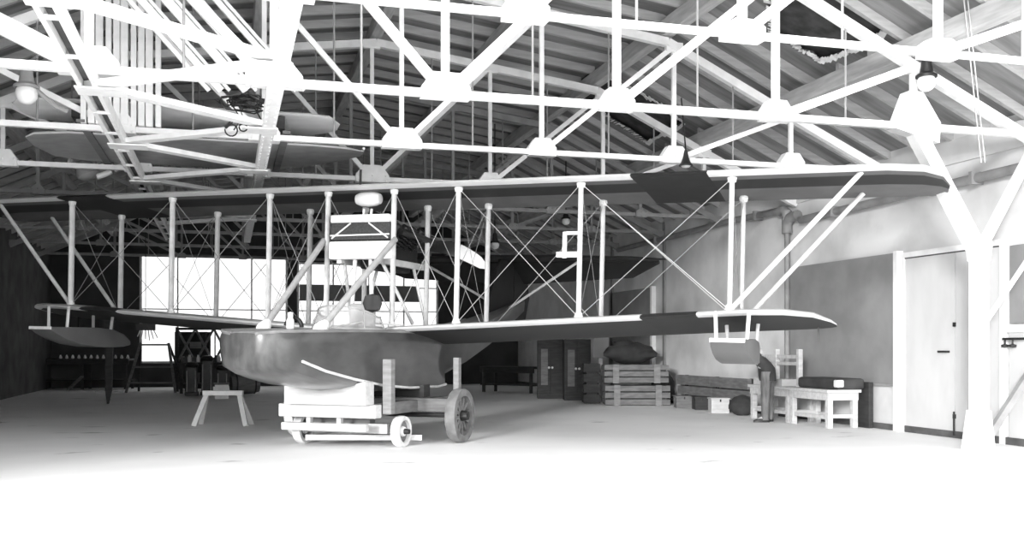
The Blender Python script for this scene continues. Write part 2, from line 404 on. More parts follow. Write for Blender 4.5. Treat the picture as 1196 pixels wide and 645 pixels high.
# doors
dy0, dym, dy1 = onX(1172, 400, XR).y, onX(1119, 400, XR).y, onX(1060, 400, XR).y
d = thing('door_1', 'wide white double door in the right wall beside the column', 'door', (XR, dym, 0), kind='structure')
lf = MB().box(XR-.05, XR, dym+.012, dy1, .1, 2.66)
part('door_leaf', lf, 'door_paint', d); part('door_leaf', MB().box(XR-.05, XR, dy0, dym-.012, .1, 2.66), 'door_paint', d)
fr = MB(); fr.box(XR-.07, XR, dy1, dy1+.1, 0, 2.76); fr.box(XR-.07, XR, dy0-.1, dy0, 0, 2.76); fr.box(XR-.07, XR, dy0, dy1, 2.68, 2.76)
part('door_frame', fr, 'white_paint', d)
part('top_gap', MB().box(XR-.055, XR, dy0, dy1, 2.66, 2.68), 'baseboard', d, label='dark gap over the door')
part('door_handle', MB().tube([(XR-.06, dym+.1, 1.24), (XR-.1, dym+.14, 1.24), (XR-.1, dym+.3, 1.24), (XR-.06, dym+.34, 1.24)], .015), 'black_metal', d, label='small black pull handle')
for z in (.3, 1.62): part('latch', MB().box(XR-.07, XR-.04, dym-.02, dym+.03, z-.02, z+.04), 'black_metal', d, label='black latch on the door joint')
part('bolt', MB().tube([(XR-.07, dym, .04), (XR-.07, dym, .38)], .014), 'black_metal', d)
d2y0, d2y1 = onX(1300, 400, XR).y, onX(1182, 400, XR).y
d2 = thing('door_2', 'half-cut grey panel door at the right edge of the photo', 'door', (XR, d2y0, 0), kind='structure')
part('door_leaf', MB().box(XR-.05, XR, d2y0, d2y1, .1, 1.5), 'door_paint', d2)
part('upper_panel', MB().box(XR-.04, XR, d2y0, d2y1, 1.62, 2.66), 'shutter', d2)
part('rail', MB().box(XR-.08, XR, d2y0, d2y1, 1.5, 1.6), 'white_paint', d2)
hk = thing('coat_hook_rail', 'small rail of dark round knobs on the wall at right edge', 'rail', (XR, onX(1186, 397, XR).y, 1.6))
ya, yb = onX(1205, 397, XR).y, onX(1179, 397, XR).y
part('rail', MB().box(XR-.12, XR-.08, ya, yb, 1.40, 1.43), 'black_metal', hk)
for px in (1181, 1190):
    yk = onX(px, 400, XR).y
    part('knob', MB().lathe([(.012, 0), (.012, .06), (.05, .07), (.045, .1), (0, .11)], (XR-.10, yk, 1.405), (0, 0, -1), 12), 'black_metal', hk)
bb = MB(); bb.box(XR-.06, XR, Y0, onX(1052, 400, XR).y-.1, 0, .1); bb.box(XR-.06, XR, onX(1050, 400, XR).y, YB, 0, .09)
struct('baseboard_right', bb, 'baseboard', 'dark baseboard along the foot of the right wall', 'baseboard')
# wall pilasters
for i, (px, lab) in enumerate(((777, 'narrow wall pilaster between the wings near mid right'), (716, 'narrow wall pilaster nearest the far right corner'))):
    y = onX(px, 300, XR).y
    struct('trim_%d' % (i+2), MB().box(XR-.05, XR, y-.06, y+.06, 0, 4.3), 'shutter', lab, 'trim')
struct('trim_4', MB().box(XR-.03, XR, Y0, YB, 3.95, 4.3), 'plaster', 'pale plaster band along the top of the right wall', 'trim')
# rain pipe
pp = thing('wall_pipe', 'long dark grey pipe sloping along the right wall with an elbow and downpipe', 'pipe', (XR-.1, 18, 0))
pts = [onX(x, y, XR-.1) for x, y in ((1240, 184), (1196, 195), (1120, 213), (1040, 232), (985, 245), (935, 257))]
part('pipe_run', MB().tube(pts, .07, 12), 'pipe', pp, smooth=True)
el = onX(921, 255, XR-.1)
part('pipe_run', MB().tube([onX(x, y, XR-.1) for x, y in ((916, 245), (850, 259), (785, 276), (722, 292))], .065, 12), 'pipe', pp, smooth=True)
part('elbow', MB().tube([el+V((0, -.32, .02)), el+V((0, -.05, .0)), el+V((0, .05, -.12)), el+V((0, .05, -.28))], .095, 12), 'pipe', pp, smooth=True)
part('elbow', MB().tube([el+V((0, .06, -.1)), el+V((0, .06, .12)), el+V((0, .16, .17)), el+V((0, .3, .16))], .09, 12), 'pipe', pp, smooth=True)
part('downpipe', MB().tube([el+V((0, .05, -.25)), el+V((0, .05, -3.2))], .05, 12), 'pipe', pp, smooth=True)
for px, py in ((1140, 208), (975, 247), (885, 252), (768, 281)):
    p = onX(px, py, XR-.1); part('pipe_clip', MB().box(XR-.2, XR, p.y-.03, p.y+.03, p.z-.09, p.z+.085), 'pipe', pp)

# ------------------------------------------------------------------ lamps
def globe_lamp(p, label, s=1.0, dark=True, rod=None, cat='lamp'):
    t = thing('pendant_lamp', label, cat, p)
    p = V(p)
    part('socket', MB().lathe([(.03*s, .34*s), (.05*s, .33*s), (.075*s, .27*s), (.075*s, .2*s), (.095*s, .1*s), (.15*s, .06*s), (.15*s, .03*s), (.1*s, .03*s)], p, n=16), 'black_metal' if dark else 'grey_or_dim_white', t, smooth=True)
    part('globe', MB().lathe([(.0, -.17*s)] + [(.13*s*math.sin(a), -.04*s-.13*s*math.cos(a)) for a in [PI*k/10 for k in range(1, 9)]] + [(.09*s, .05*s)], p, n=18), 'globe', t, smooth=True, label='white glass globe')
    if rod: part('cord', MB().tube([p+V((0, 0, .33*s)), V(rod)], .014, 6), 'black_metal', t)
    return t
p = onY(1082, 93, 10.55); globe_lamp(p, 'black-capped white globe lamp hanging on the column head at right', .86, True, (p.x+.02, p.y+.1, p.z+.62))
p = onY(31, 104, 12.9); t = globe_lamp(p - V((0, 0, .02)), 'white globe lamp on a bent bracket at the upper left', .95, False)
part('bracket', MB().tube([p+V((.1, 0, .0)), p+V((.3, .1, -.16)), p+V((.42, .15, -.2))], .03, 8), 'grey_or_dim_white', t)
part('stem', MB().tube([p+V((0, 0, .3)), p+V((0, .5, .5)), p+V((.3, .7, .85))], .018, 6), 'grey_or_dim_white', t)
p = onY(801, 194, 13.4); t = thing('pendant_lamp', 'dark bell-shaped lamp hanging just above the right upper wing', 'lamp', p)
part('lamp_shade', MB().lathe([(.02, .23), (.03, .19), (.045, .12), (.07, .05), (.1, .015), (.1, 0), (.09, .0)], p, n=18), 'black_metal', t, smooth=True)
part('bulb', MB().lathe([(0, -.03), (.05, -.02), (.07, .0), (.04, .03)], p, n=14), 'globe', t, smooth=True)
part('cord', MB().tube([p+V((0, 0, .22)), V((p.x, p.y+.15, ZC+.9))], .012, 6), 'black_metal', t)
for px, py, Y, lab in ((661, 257, 21.5, 'small white bulb hanging right of centre between the wings'), (578, 285, 21.0, 'small white bulb hanging near the propeller tip')):
    p = onY(px, py, Y); globe_lamp(p, lab, .7, True, (p.x, p.y, roof_z(p.x)-.1))
p = onY(101, 200, 16.95); t = thing('bracket_lamp', 'shaded lamp with white glass arms under the stored wings at upper left', 'lamp', p)
part('lamp_shade', MB().lathe([(.03, .2), (.1, .16), (.15, .06), (.17, -.06), (.1, -.12), (0, -.13)], p, (-.4, 0, .9), 16), 'grey_or_dim_white', t, smooth=True)
part('arm', MB().tube([p+V((0, 0, .15)), V((p.x-.15, 16.7, p.z+.3)), V((p.x-.2, 16.5, ZC))], .03, 8), 'pale_wood', t)
part('glass_tube', MB().tube([p+V((.15, 0, -.08)), p+V((.3, 0, -.02)), p+V((.36, 0, .02))], .045, 10), 'globe', t, smooth=True)
part('glass_tube', MB().tube([p+V((.40, 0, .04)), p+V((.5, 0, .12)), p+V((.6, 0, .17))], .05, 10), 'globe', t, smooth=True)

# ------------------------------------------------------------------ stored wings, boards and battens in the roof
def wing_mesh(stations, mb=None, thick=.09, nseg=9, cam_=.05, under=None, inc=0.0):
    # stations: (x, yLE, yTE, z, material index)
    mb = mb or MB(); secs = []
    for st in stations:
        x, a, b, z = st[:4]; c = b-a; th = min(thick, c*.08+.004) ; sec = []
        for k in range(nseg+1):
            u = (1-math.cos(PI*k/nseg))/2
            sec.append((u, cam_*c*4*u*(1-u)*.8 + th*.9*math.sqrt(u)*(1-u)*1.3))
        lowr = [(u, cam_*c*4*u*(1-u)*.45 - th*.5*math.sqrt(u)*(1-u)*1.2 - .004) for u in [(1-math.cos(PI*k/nseg))/2 for k in range(nseg-1, 0, -1)]]
        secs.append([V((x, a+c*u, z+h-inc*(a+c*u))) for u, h in sec+lowr])
    n = len(secs[0])
    for i in range(len(secs)-1):
        base = MB(); 
        mi = stations[i][4] if len(stations[i]) > 4 else 0
        vs = secs[i]+secs[i+1]; nn = len(mb.v); mb.v += vs
        for j in range(n):
            mb.f.append([nn+j, nn+(j+1) % n, nn+n+(j+1) % n, nn+n+j])
            mb.mi.append(under(j, mi, n) if under else (1 if mi == 0 and (j in (0, n-1)) else mi))
    for s_, rev in ((secs[0], True), (secs[-1], False)):
        nn = len(mb.v); mb.v += s_; f = list(range(nn, nn+n)); mb.f.append(f[::-1] if rev else f); mb.mi.append(0)
    return mb
def shift(mb, d):
    mb.v = [p+V(d) for p in mb.v]; return mb
s1 = wing_mesh([(-2.62, .35, .9, 0), (-2.52, .1, 1.2, 0), (-2.3, 0, 1.35, 0), (0, 0, 1.4, 0), (1.1, 0, 1.4, 0), (1.35, .1, 1.2, 0), (1.52, .5, .9, 0)])
t = thing('stored_wing', 'pale spare wing panel stored on the trusses at upper left, topmost', 'wing', (-.5, 13.75, 4.36), 'spare wing panels stored in the roof')
part('wing_panel', shift(s1, (0, 13.75, 4.42)), ['stored_fabric', 'stored_fabric'], t, smooth=True)
part('chock', MB().box(-1.9, -1.75, 13.85, 15.0, 4.23, 4.40), 'dark_wood', t); part('chock', MB().box(.6, .75, 13.85, 15.0, 4.23, 4.40), 'dark_wood', t)
s2 = wing_mesh([(-2.6, .5, 1.2, 0), (-2.45, .2, 1.9, 0), (-2.0, 0, 2.2, 0), (0, 0, 2.3, 0), (.6, 0, 2.2, 0), (1.2, .02, 1.75, 0), (1.6, .1, 1.2, 0), (1.9, .3, .7, 0)], cam_=.02)
t = thing('stored_wing', 'longer spare wing with round tip stored below the topmost one in the roof', 'wing', (-.4, 14.3, 4.13), 'spare wing panels stored in the roof')
part('wing_panel', shift(s2, (0, 14.3, 4.13)), ['grey_or_dim_white', 'stored_fabric'], t, smooth=True)
for x in (-1.75, .75): part('bearer', MB().box(x-.05, x+.05, 13.52, 16.56, ZC+.05, ZC+.085), 'grey_wood', t)
part('tip_bow', MB().tube([(1.2, 16.05, 4.15), (1.6, 15.5, 4.16), (1.9, 15.0, 4.17), (1.9, 14.6, 4.17)], .02, 8), 'white_paint', t)
for k in range(10):
    x = -1.72+k*.098; hgt = random.uniform(5.6, 6.05)
    solo('timber_plank', MB().box(x-.032-.01*(k % 3), x+.034, 13.53-.02*(k % 2), 13.63, ZC+.045, hgt), 'white_paint', 'long white plank standing upright in a row on a truss at upper left', 'plank', 'upright white planks at the upper left', bevel=.004)
for k, (x0, wd_) in enumerate(((152, .05), (166, .09), (176, .04), (196, .11), (207, .04), (226, .10), (236, .05), (254, .07), (263, .04))):
    p0 = onY(x0-14, -14, 12.5+.05*k); p1 = onY(x0+92, 106, 12.9+.05*k)
    solo('batten', MB().beam(p0, p1, wd_, .05, up=(0, 1, 0)), 'white_paint', 'pale batten leaning in a row of slanting battens, roof left of centre', 'batten', 'slanting battens in the roof')
cb = MB(); c0 = onY(288, 120, 12.1)
for k in range(9):
    a0 = random.uniform(0, 6.28); r = random.uniform(.1, .24)
    pts = [c0+V((r*1.3*math.cos(a0+j*.5)+random.uniform(-.05, .05), random.uniform(-.08, .08), r*.4*math.sin(a0+j*.5)+random.uniform(-.03, .03))) for j in range(12)]
    cb.tube(pts, .009, 5)
for px, py in ((264, 150), (273, 152), (262, 148), (305, 140)):
    q = onY(px, py, 12.1); cb.tube([c0+V(((px-286)*.008, 0, 0)), q.lerp(c0, .5)+V((.03, 0, 0)), q], .009, 5)
for r, px, py in ((.07, 270, 152), (.045, 284, 149)):
    q = onY(px, py, 12.1); cb.tube([q+V((r*math.cos(k*.45), 0, r*math.sin(k*.45))) for k in range(15)], .009, 5)
solo('cable_coil', cb, 'black_metal', 'tangled dark cable hanging from the lattice girder at upper left', 'cable')
pr = MB()
for dx in (0, .05):
    a = onY(1125+dx*90, -8, 9.6); b = onY(1146+dx*90, 190, 9.6)
    pr.tube([a, b], .008, 5)
solo('pull_cord', pr, 'wire', 'pair of thin pale cords hanging beside the column head at right', 'cord')

# ------------------------------------------------------------------ THE FLYING BOAT (local axes: +x right wing in the photo, +y towards the tail)
AX = math.atan2(-.5873, .8094)
pl = thing('flying_boat', 'large biplane flying boat with varnished wooden hull on a wheeled dolly', 'aeroplane', (1.745, 14.21, 0), local=True)
pl.rotation_euler = (0, math.radians(1.2), AX)
MW = ['wing_fabric', 'wing_edge_lit', 'wing_dark', 'wing_under_shade', 'wing_band_shade']
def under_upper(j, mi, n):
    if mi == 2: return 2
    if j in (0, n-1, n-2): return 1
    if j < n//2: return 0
    return 4 if j in (n-4, n-5) else 3  # underside in painted shade, with darker bands along the span
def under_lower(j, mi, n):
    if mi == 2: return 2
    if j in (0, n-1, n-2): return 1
    return 0 if j < n//2 else 4  # whole underside takes the deeper painted shade
ZU = 3.50; IU, IL = .085, .13
def uz(x): return ZU
half = [(3.9, 2), (4.85, 0), (6.3, 0), (6.9, 0)]
ust = [(-7.62, .75, 1.2, ZU), (-7.52, .2, 1.36, ZU), (-7.3, -.12, 1.38, ZU), (-6.9, -.25, 1.36, ZU), (-5.2, -.25, 1.35, ZU, 2), (-4.25, -.25, 1.35, ZU, 0), (-2.4, -.25, 1.35, ZU), (0, -.25, 1.35, ZU), (2.4, -.25, 1.35, ZU),
       (3.9, -.25, 1.35, ZU, 2), (4.85, -.25, 1.35, ZU, 0), (6.9, -.25, 1.36, ZU), (7.3, -.12, 1.38, ZU), (7.52, .2, 1.36, ZU), (7.62, .75, 1.2, ZU)]
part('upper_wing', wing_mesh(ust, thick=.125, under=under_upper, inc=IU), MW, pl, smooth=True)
def lz(x): return 1.545 + max(0, abs(x)-.5)*.0585
def lw(sg):
    L = [(.5, -.22, 1.35, 0), (2.2, -.22, 1.35, 0), (4.05, -.22, 1.35, 2), (4.75, -.22, 1.35, 0), (5.35, -.22, 1.36, 0), (5.75, -.1, 1.38, 0), (6.08, .22, 1.38, 0), (6.27, .75, 1.32, 0), (6.33, 1.05, 1.25, 0)]
    st = [(sg*x, a, b, lz(x)-.02, m) for x, a, b, m in L]
    return wing_mesh(st, thick=.12, under=under_lower, inc=IL)
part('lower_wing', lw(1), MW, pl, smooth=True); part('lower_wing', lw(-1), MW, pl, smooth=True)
STN = [.52, 1.485, 3.2, 5.12]; YF, YR = 0.0, 1.1
def strut(x, y, z0, z1, r=.032):
    m = MB(); m.tube([(x, y, z0), (x, y, z0+.15), (x, y, (z0+z1)/2), (x, y, z1-.15), (x, y, z1)], r, 10, flat=(V((1,0,0)), V((0,1,0)), 1.7))
    return m
def fit(x, y, z): return MB().lathe([(.05, -.05), (.06, 0), (.04, .06)], (x, y, z), n=10)
for sg in (1, -1):
    for x in STN:
        for y in (YF, YR):
            o = part('interplane_strut', strut(sg*x, y, lz(x)+.03-IL*y, ZU+.02-IU*y), 'strut_wood', pl, smooth=True)
            part('strut_socket', fit(sg*x, y, lz(x)+.06-IL*y), 'fitting', o); part('strut_socket', fit(sg*x, y, ZU-.02-IU*y), 'fitting', o)
    for y in (YF, YR):
        part('overhang_strut', MB().tube([(sg*5.12, y, lz(5.12)+.04-IL*y), (sg*6.62, y, ZU-IU*y)], .032, 10), 'strut_wood', pl, smooth=True)
        st = [.52]+STN[1:]
        for a, b in zip(st, st[1:]):
            part('bracing_wire', MB().tube([(sg*a, y, lz(a)+.05-IL*y), (sg*b, y, ZU-.02-IU*y)], .0052, 5), 'wire', pl)
            part('bracing_wire', MB().tube([(sg*b, y, lz(b)+.05-IL*y), (sg*a, y, ZU-.02-IU*y)], .0052, 5), 'wire', pl)
    for x in STN[1:]:
        part('bracing_wire', MB().tube([(sg*x, YF, lz(x)+.05), (sg*x, YR, ZU-.02-IU*YR)], .004, 5), 'wire', pl)
        part('bracing_wire', MB().tube([(sg*x, YR, lz(x)+.05-IL*YR), (sg*x, YF, ZU-.02)], .004, 5), 'wire', pl)
    # aileron horn stubs and drain stubs under the lower wing
    part('control_horn', MB().box(sg*6.1-.012, sg*6.1+.012, 1.2, 1.24, lz(5.6)-.34, lz(5.6)-.14), 'black_metal', pl)
for sg in (1, -1): part('bracing_wire', MB().tube([(sg*.52, YF, 1.75), (-sg*.52, YF, ZU-.05)], .005, 5), 'wire', pl)
# control horn bracket on the right strut
part('aileron_bracket', MB().box(2.98, 3.03, -.05, -.01, 2.52, 2.86).box(2.9, 3.18, -.05, -.01, 2.53, 2.6).box(2.98, 3.18, -.05, -.01, 2.82, 2.86), 'fitting', pl, label='white angled bracket on an interplane strut')

# hull
HX = .2
HS = [  # y, deck half width, deck z, mid half, mid z, chine half, chine z, keel z
 (-3.0, .16, 1.46, .17, 1.38, .16, 1.27, 1.16),
 (-2.96, .28, 1.475, .31, 1.38, .29, 1.25, 1.05),
 (-2.85, .38, 1.49, .42, 1.38, .40, 1.22, .985),
 (-2.55, .45, 1.50, .49, 1.36, .48, 1.15, .92),
 (-2.10, .51, 1.51, .53, 1.33, .52, 1.03, .84),
 (-1.50, .55, 1.52, .56, 1.28, .57, .92, .77),
 (-.80, .57, 1.53, .57, 1.24, .60, .82, .72),
 (0.0, .57, 1.53, .57, 1.20, .60, .76, .69),
 (1.0, .54, 1.52, .54, 1.18, .57, .74, .68),
 (1.35, .52, 1.51, .52, 1.18, .54, .76, .69),
 (1.40, .50, 1.51, .50, 1.22, .47, .90, .84),
 (2.6, .38, 1.58, .39, 1.35, .35, 1.08, 1.02),
 (4.0, .26, 1.80, .27, 1.6, .23, 1.38, 1.34),
 (5.3, .15, 2.06, .15, 1.92, .13, 1.76, 1.72),
 (6.2, .06, 2.22, .06, 2.12, .05, 2.02, 2.0)]
def hsec(s):
    y, dw, dz, mw, mz, cw, cz, kz = s
    fb = min(1, max(0, (-.4-y)/1.8))
    r = []
    for sg in (1,):
        r += [(0, dz+.05*dw), (dw*.6, dz+.035*dw), (dw, dz), ((dw+mw)/2+.005, (dz+mz)/2), (mw, mz), ((mw+cw)/2, (mz+cz)/2), (cw, cz), (cw*(.75+.17*fb), cz-(cz-kz)*(.25+.32*fb)), (cw*.5, (cz+kz)/2-.012-(cz-kz)*.36*fb), (0, kz)]
    return [V((HX+x, y, z)) for x, z in r] + [V((HX-x, y, z)) for x, z in r[-2:0:-1]]
hb = MB().loft([hsec(s) for s in HS])
nsec = len(hsec(HS[0]))
for i, f in enumerate(hb.f):
    if len(f) == 4:
        j = i % nsec
        if j in (0, 1, nsec-1, nsec-2): hb.mi[i] = 1
hull = part('hull', hb, ['hull_wood', 'deck_wood'], pl, smooth=True, label='varnished boat hull with blunt rounded bow')
for sg in (1, -1):
    pts = [V((HX+sg*(s[5]+.015), s[0], s[6]+.005)) for s in HS[3:10]]
    part('chine_strip', MB().tube(pts, .018, 6), 'strut_wood', hull, smooth=True, label='pale rubbing strip along the chine')
    pts = [V((HX+sg*(s[1]+.006), s[0], s[2]+.0)) for s in HS[0:13]]
    part('gunwale', MB().tube(pts, .02, 6), 'deck_wood', hull, smooth=True)
# step fairing / deck hump with dark cockpit, windscreen
cp = MB().lathe([(.46, 0), (.44, .03), (.36, .035), (.35, -.02), (0, -.02)], (HX, -.62, 1.56), n=28)
part('cockpit_opening', cp, ['black_metal'], hull, smooth=True, label='dark open cockpit')
ws = MB(); wf = MB(); A = [math.radians(a) for a in range(-205, 30, 9)]
def wpt(a, z): return V((HX-.0+.47*math.cos(a)*(1-.12*z), -.62+.52*math.sin(a)*(1-.2*z), 1.55+z*.30*(.55+.45*max(0, -math.sin(a)))))
ws.loft([[wpt(a, 0), wpt(a, .5), wpt(a, 1)] for a in A], closed=False)
part('windscreen', ws, 'celluloid', hull, smooth=True, label='low curved celluloid windscreen around the cockpit')
wf.tube([wpt(a, 1) for a in A], .012, 6); wf.tube([wpt(a, 0) for a in A], .016, 6)
for k in (0, 6, 13, 19, 25): wf.tube([wpt(A[k], 0), wpt(A[k], 1)], .01, 6)
part('windscreen_frame', wf, 'strut_grey', hull)
part('deck_fitting', MB().lathe([(.05, 0), (.05, .1), (.035, .13), (.035, .2), (0, .21)], (HX-.38, -1.45, 1.54), n=12), 'white_paint', hull, label='small white deck cap')
part('deck_ring', MB().tube([V((HX-.55+.12*math.cos(k*.3), -1.1, 1.56+.12*math.sin(k*.3))) for k in range(0, 11)], .03, 8), 'black_metal', hull)
part('seat', MB().box(HX-.12, HX+.26, -.42, -.34, 1.45, 1.9), 'strut_grey', hull, bevel=.03)
part('seat', MB().lathe([(0, -.12), (.1, -.09), (.13, 0), (.1, .1), (0, .13)], (HX+.28, -.5, 1.9), n=12), 'dark_fabric', hull, smooth=True, label='black leather headrest')
# nose braces from the engine bearers
for sg, fx in ((1, HX+.32), (-1, HX-.48)):
    o = part('nose_brace', MB().tube([(fx, -1.9, 1.52), (sg*.56, -.03, 2.8)], .043, 12), 'strut_grey', pl, smooth=True)
    part('brace_foot', MB().lathe([(.07, -.07), (.09, 0), (.07, .1), (.05, .16)], (fx, -1.9, 1.52), V((sg*.56-fx, 1.87, 1.28)), 12), 'white_paint', o, smooth=True)
part('nose_rod', MB().tube([(HX+.32, -1.9, 1.53), (HX+.35, -.9, 1.64), (HX+.5, 0, 1.62)], .012, 6), 'strut_wood', pl)
# radiator and engine
rd = part('radiator', MB().box(-.42, .50, -.08, .04, 2.80, 3.04), 'radiator_core', pl, label='dark radiator core')
part('header_tank', MB().box(-.42, .50, -.11, .07, 3.04, 3.15), 'white_paint', rd, bevel=.02)
part('bottom_tank', MB().box(-.44, .53, -.11, .07, 2.53, 2.78), 'white_paint', rd, bevel=.025)
wb = MB()
for p_, q_ in (((-.40, 2.82), (-.1, 3.03)), ((.48, 2.82), (.18, 3.03)), ((-.42, 2.86), (.5, 2.87))): wb.tube([(p_[0], -.095, p_[1]), (q_[0], -.095, q_[1])], .012, 6)
part('radiator_stay', wb, 'fitting', rd)
for sg in (1, -1): part('radiator_post', MB().tube([(.05+sg*.17, .0, 1.6), (.05+sg*.12, .0, 2.55)], .03, 8), 'strut_wood', rd)
en = part('engine', MB().box(-.2, .25, .15, 1.35, 2.55, 2.78).box(-.13, .18, .25, 1.25, 2.42, 2.56).box(-.26, .31, .2, .32, 2.6, 2.9), 'engine_metal', pl, bevel=.02, label='dark V engine behind the radiator')
for sg in (1, -1):
    for k in range(4):
        b0 = V((.02+sg*.1, .36+k*.25, 2.72)); dr = V((sg*.7, 0, .75)).normalized(); pr_ = [(.085, 0)]
        for q in range(6): pr_ += [(.1, .05+q*.05), (.1, .07+q*.05), (.08, .075+q*.05)]
        pr_ += [(.09, .38), (.06, .45), (0, .46)]
        part('cylinder', MB().lathe(pr_, b0, dr, 14), 'engine_metal', en)
    part('exhaust_pipe', MB().tube([(.02+sg*.45, .3, 2.95), (.02+sg*.5, .8, 2.92), (.02+sg*.5, 1.35, 2.88)], .05, 10), 'black_metal', en, smooth=True)
    part('engine_bearer', MB().beam((sg*.3, -.05, 2.52), (sg*.3, 1.4, 2.52), .07, .09), 'strut_wood', en)
    part('bearer_strut', MB().tube([(sg*.3, 1.1, 2.5), (sg*.52, 1.1, 1.65)], .025, 8), 'strut_wood', en)
    part('bearer_strut', MB().tube([(sg*.3, .1, 2.5), (sg*.5, .7, 1.65)], .025, 8), 'strut_wood', en)
pp_ = part('propeller', MB().lathe([(.1, -.1), (.13, -.08), (.13, .08), (.08, .12), (0, .13)], (.0, 1.72, 2.90), (0, 1, 0), 16), 'prop_wood', pl, smooth=True, label='dark wooden pusher propeller with white tips')
def blade(th, r0, r1, mtl, nm):
    secs = []
    for k in range(9):
        r = r0+(r1-r0)*k/8; u = r/1.27
        ch_ = (.11+.12*math.sin(min(1, u*1.05)*PI*.85)) * (1 if u < .9 else max(.25, 1-(u-.9)*6)); tw = math.radians(58-40*u); bend = -.62*max(0, u-.45)**1.5
        ca, sa = math.cos(th), math.sin(th); rad = V((ca, 0, sa)); tan = V((-sa, 0, ca)); c = V((0, 1.72, 2.90))+rad*r+tan*bend
        cd = tan*math.cos(tw*.6)+V((0, 1, 0))*math.sin(tw*.6); nd = rad.cross(cd).normalized()
        secs.append([c+cd*(ch_/2)*math.cos(a)+nd*(.018*(1.3-u))*math.sin(a) for a in [2*PI*j/10 for j in range(10)]])
    return MB().loft(secs)
for th in (math.radians(-5), math.radians(175)):
    b = part('blade', blade(th, .08, .78, 0, ''), 'prop_wood', pp_, smooth=True); part('blade_tip', blade(th, .78, 1.27, 0, ''), 'white_paint', b, smooth=True, label='white scimitar tip')
# gravity tank under the upper wing
ft = part('fuel_tank', MB().lathe([(0, -.2), (.07, -.185), (.10, -.11), (.108, 0), (.10, .11), (.07, .185), (0, .2)], (.06, .12, 3.39), (1, 0, 0), 16), 'white_paint', pl, smooth=True, label='white gravity fuel tank under the upper wing')
for x in (.0, .12): part('tank_pipe', MB().tube([(x, .1, 3.25), (x-.02, .1, 3.02)], .018, 8), 'white_paint', ft)
part('vent_pipe', MB().tube([(.1, -.2, 3.52), (.1, -.2, 3.75)], .018, 8), 'black_metal', ft)
# tail
tp = wing_mesh([(-3.15, 5.5, 5.7, 2.96), (-2.6, 5.15, 5.75, 2.96), (-1, 4.8, 5.8, 2.96), (0, 4.75, 5.8, 2.96), (1, 4.8, 5.8, 2.96), (2.6, 5.15, 5.75, 2.96), (3.15, 5.5, 5.7, 2.96)], thick=.1)
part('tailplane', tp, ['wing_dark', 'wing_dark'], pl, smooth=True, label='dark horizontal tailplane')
ev = MB().loft([[V((x, 5.78, 2.99)), V((x, 5.78+c, 2.99-c*.52)), V((x, 5.78+c*.98, 2.96-c*.52)), V((x, 5.78, 2.93))] for x, c in ((-3.0, .1), (-2.4, .55), (-.2, .75), (.2, .75), (2.4, .55), (3.0, .1))])
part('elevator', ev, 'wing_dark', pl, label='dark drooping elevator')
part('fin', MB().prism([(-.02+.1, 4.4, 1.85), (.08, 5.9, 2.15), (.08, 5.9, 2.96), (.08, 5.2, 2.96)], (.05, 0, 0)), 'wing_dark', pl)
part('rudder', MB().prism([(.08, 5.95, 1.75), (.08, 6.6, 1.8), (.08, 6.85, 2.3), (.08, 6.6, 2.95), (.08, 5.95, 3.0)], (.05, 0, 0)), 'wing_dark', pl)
for sg in (1, -1): part('tail_strut', MB().tube([(HX, 5.3, 2.0), (sg*1.6, 5.4, 2.93)], .025, 8), 'strut_wood', pl)
for sg in (1, -1):
    part('tail_boom_wire', MB().tube([(sg*.6, 1.2, ZU-.05), (sg*.2, 5.2, 2.98)], .006, 5), 'wire', pl)
# tip floats
for sg in (1, -1):
    cx = sg*5.18; secs = []
    for y, zt, zb, hw in ((-.54, 1.505, 1.47, .20), (-.44, 1.515, 1.41, .21), (-.24, 1.515, 1.325, .215), (.05, 1.52, 1.25, .22), (.42, 1.52, 1.205, .22), (.8, 1.49, 1.20, .215), (1.05, 1.42, 1.21, .2), (1.22, 1.31, 1.24, .18)):
        zz = (0.0); dz = lz(5.12)-1.84
        secs.append([V((cx+x, y, z+dz+.02)) for x, z in ((-hw, zb+.01), (-hw, zt-.01), (-hw*.96, zt), (hw*.96, zt), (hw, zt-.01), (hw, zb+.01), (hw*.9, zb), (-hw*.9, zb))])
    fo = part('wingtip_float', MB().loft(secs), 'float_paint', pl, smooth=True, label='boxy float with upswept nose under the wing tip')
    part('nose_strip', MB().box(cx-.205, cx+.205, -.565, -.53, 1.495+lz(5.12)-1.84, 1.54+lz(5.12)-1.84), 'white_paint', fo)
    for x, y in ((-.2, -.2), (.2, -.2), (.2, .75), (-.2, .75)):
        part('float_strut', MB().tube([(cx+x*.9, y, 1.46), (cx+x, y+.02, lz(5.1)-IL*y)], .024, 8), 'strut_wood', fo, smooth=True)

# ------------------------------------------------------------------ dolly (same axes as the boat)
dl = thing('boat_dolly', 'timber launching dolly with cradle and four wheels under the hull', 'dolly', (1.745, 14.21, 0), local=True)
dl.rotation_euler = (0, 0, AX)
part('front_beam', MB().box(-.5, .92, -1.18, -1.0, .40, .57), 'pale_wood', dl, bevel=.012)
part('rear_beam', MB().box(-.75, 1.42, .1, .28, .42, .6), 'grey_wood', dl, bevel=.012)
for x in (-.4, .82): part('side_rail', MB().box(x-.08, x+.08, -1.1, 1.2, .42, .58), 'grey_wood', dl, bevel=.01)
prof = [(-.32, .575), (.86, .575), (.86, .86)] + [(HX+.66*math.cos(a), .775+.10*(abs(math.cos(a))**1.6)) for a in [PI*k/12 for k in range(0, 13)]][1:-1] + [(-.32, .83)]
part('cradle', MB().prism([(x, -1.32, z) for x, z in prof], (0, .22, 0)), 'pale_wood', dl, label='pale cradle block hollowed to fit the keel')
part('cradle', MB().prism([(x, .3, z) for x, z in [(-.45, .6), (.9, .6), (.9, .78), (.75, .74), (.2, .685), (-.35, .74), (-.45, .78)]], (0, .2, 0)), 'dark_wood', dl)
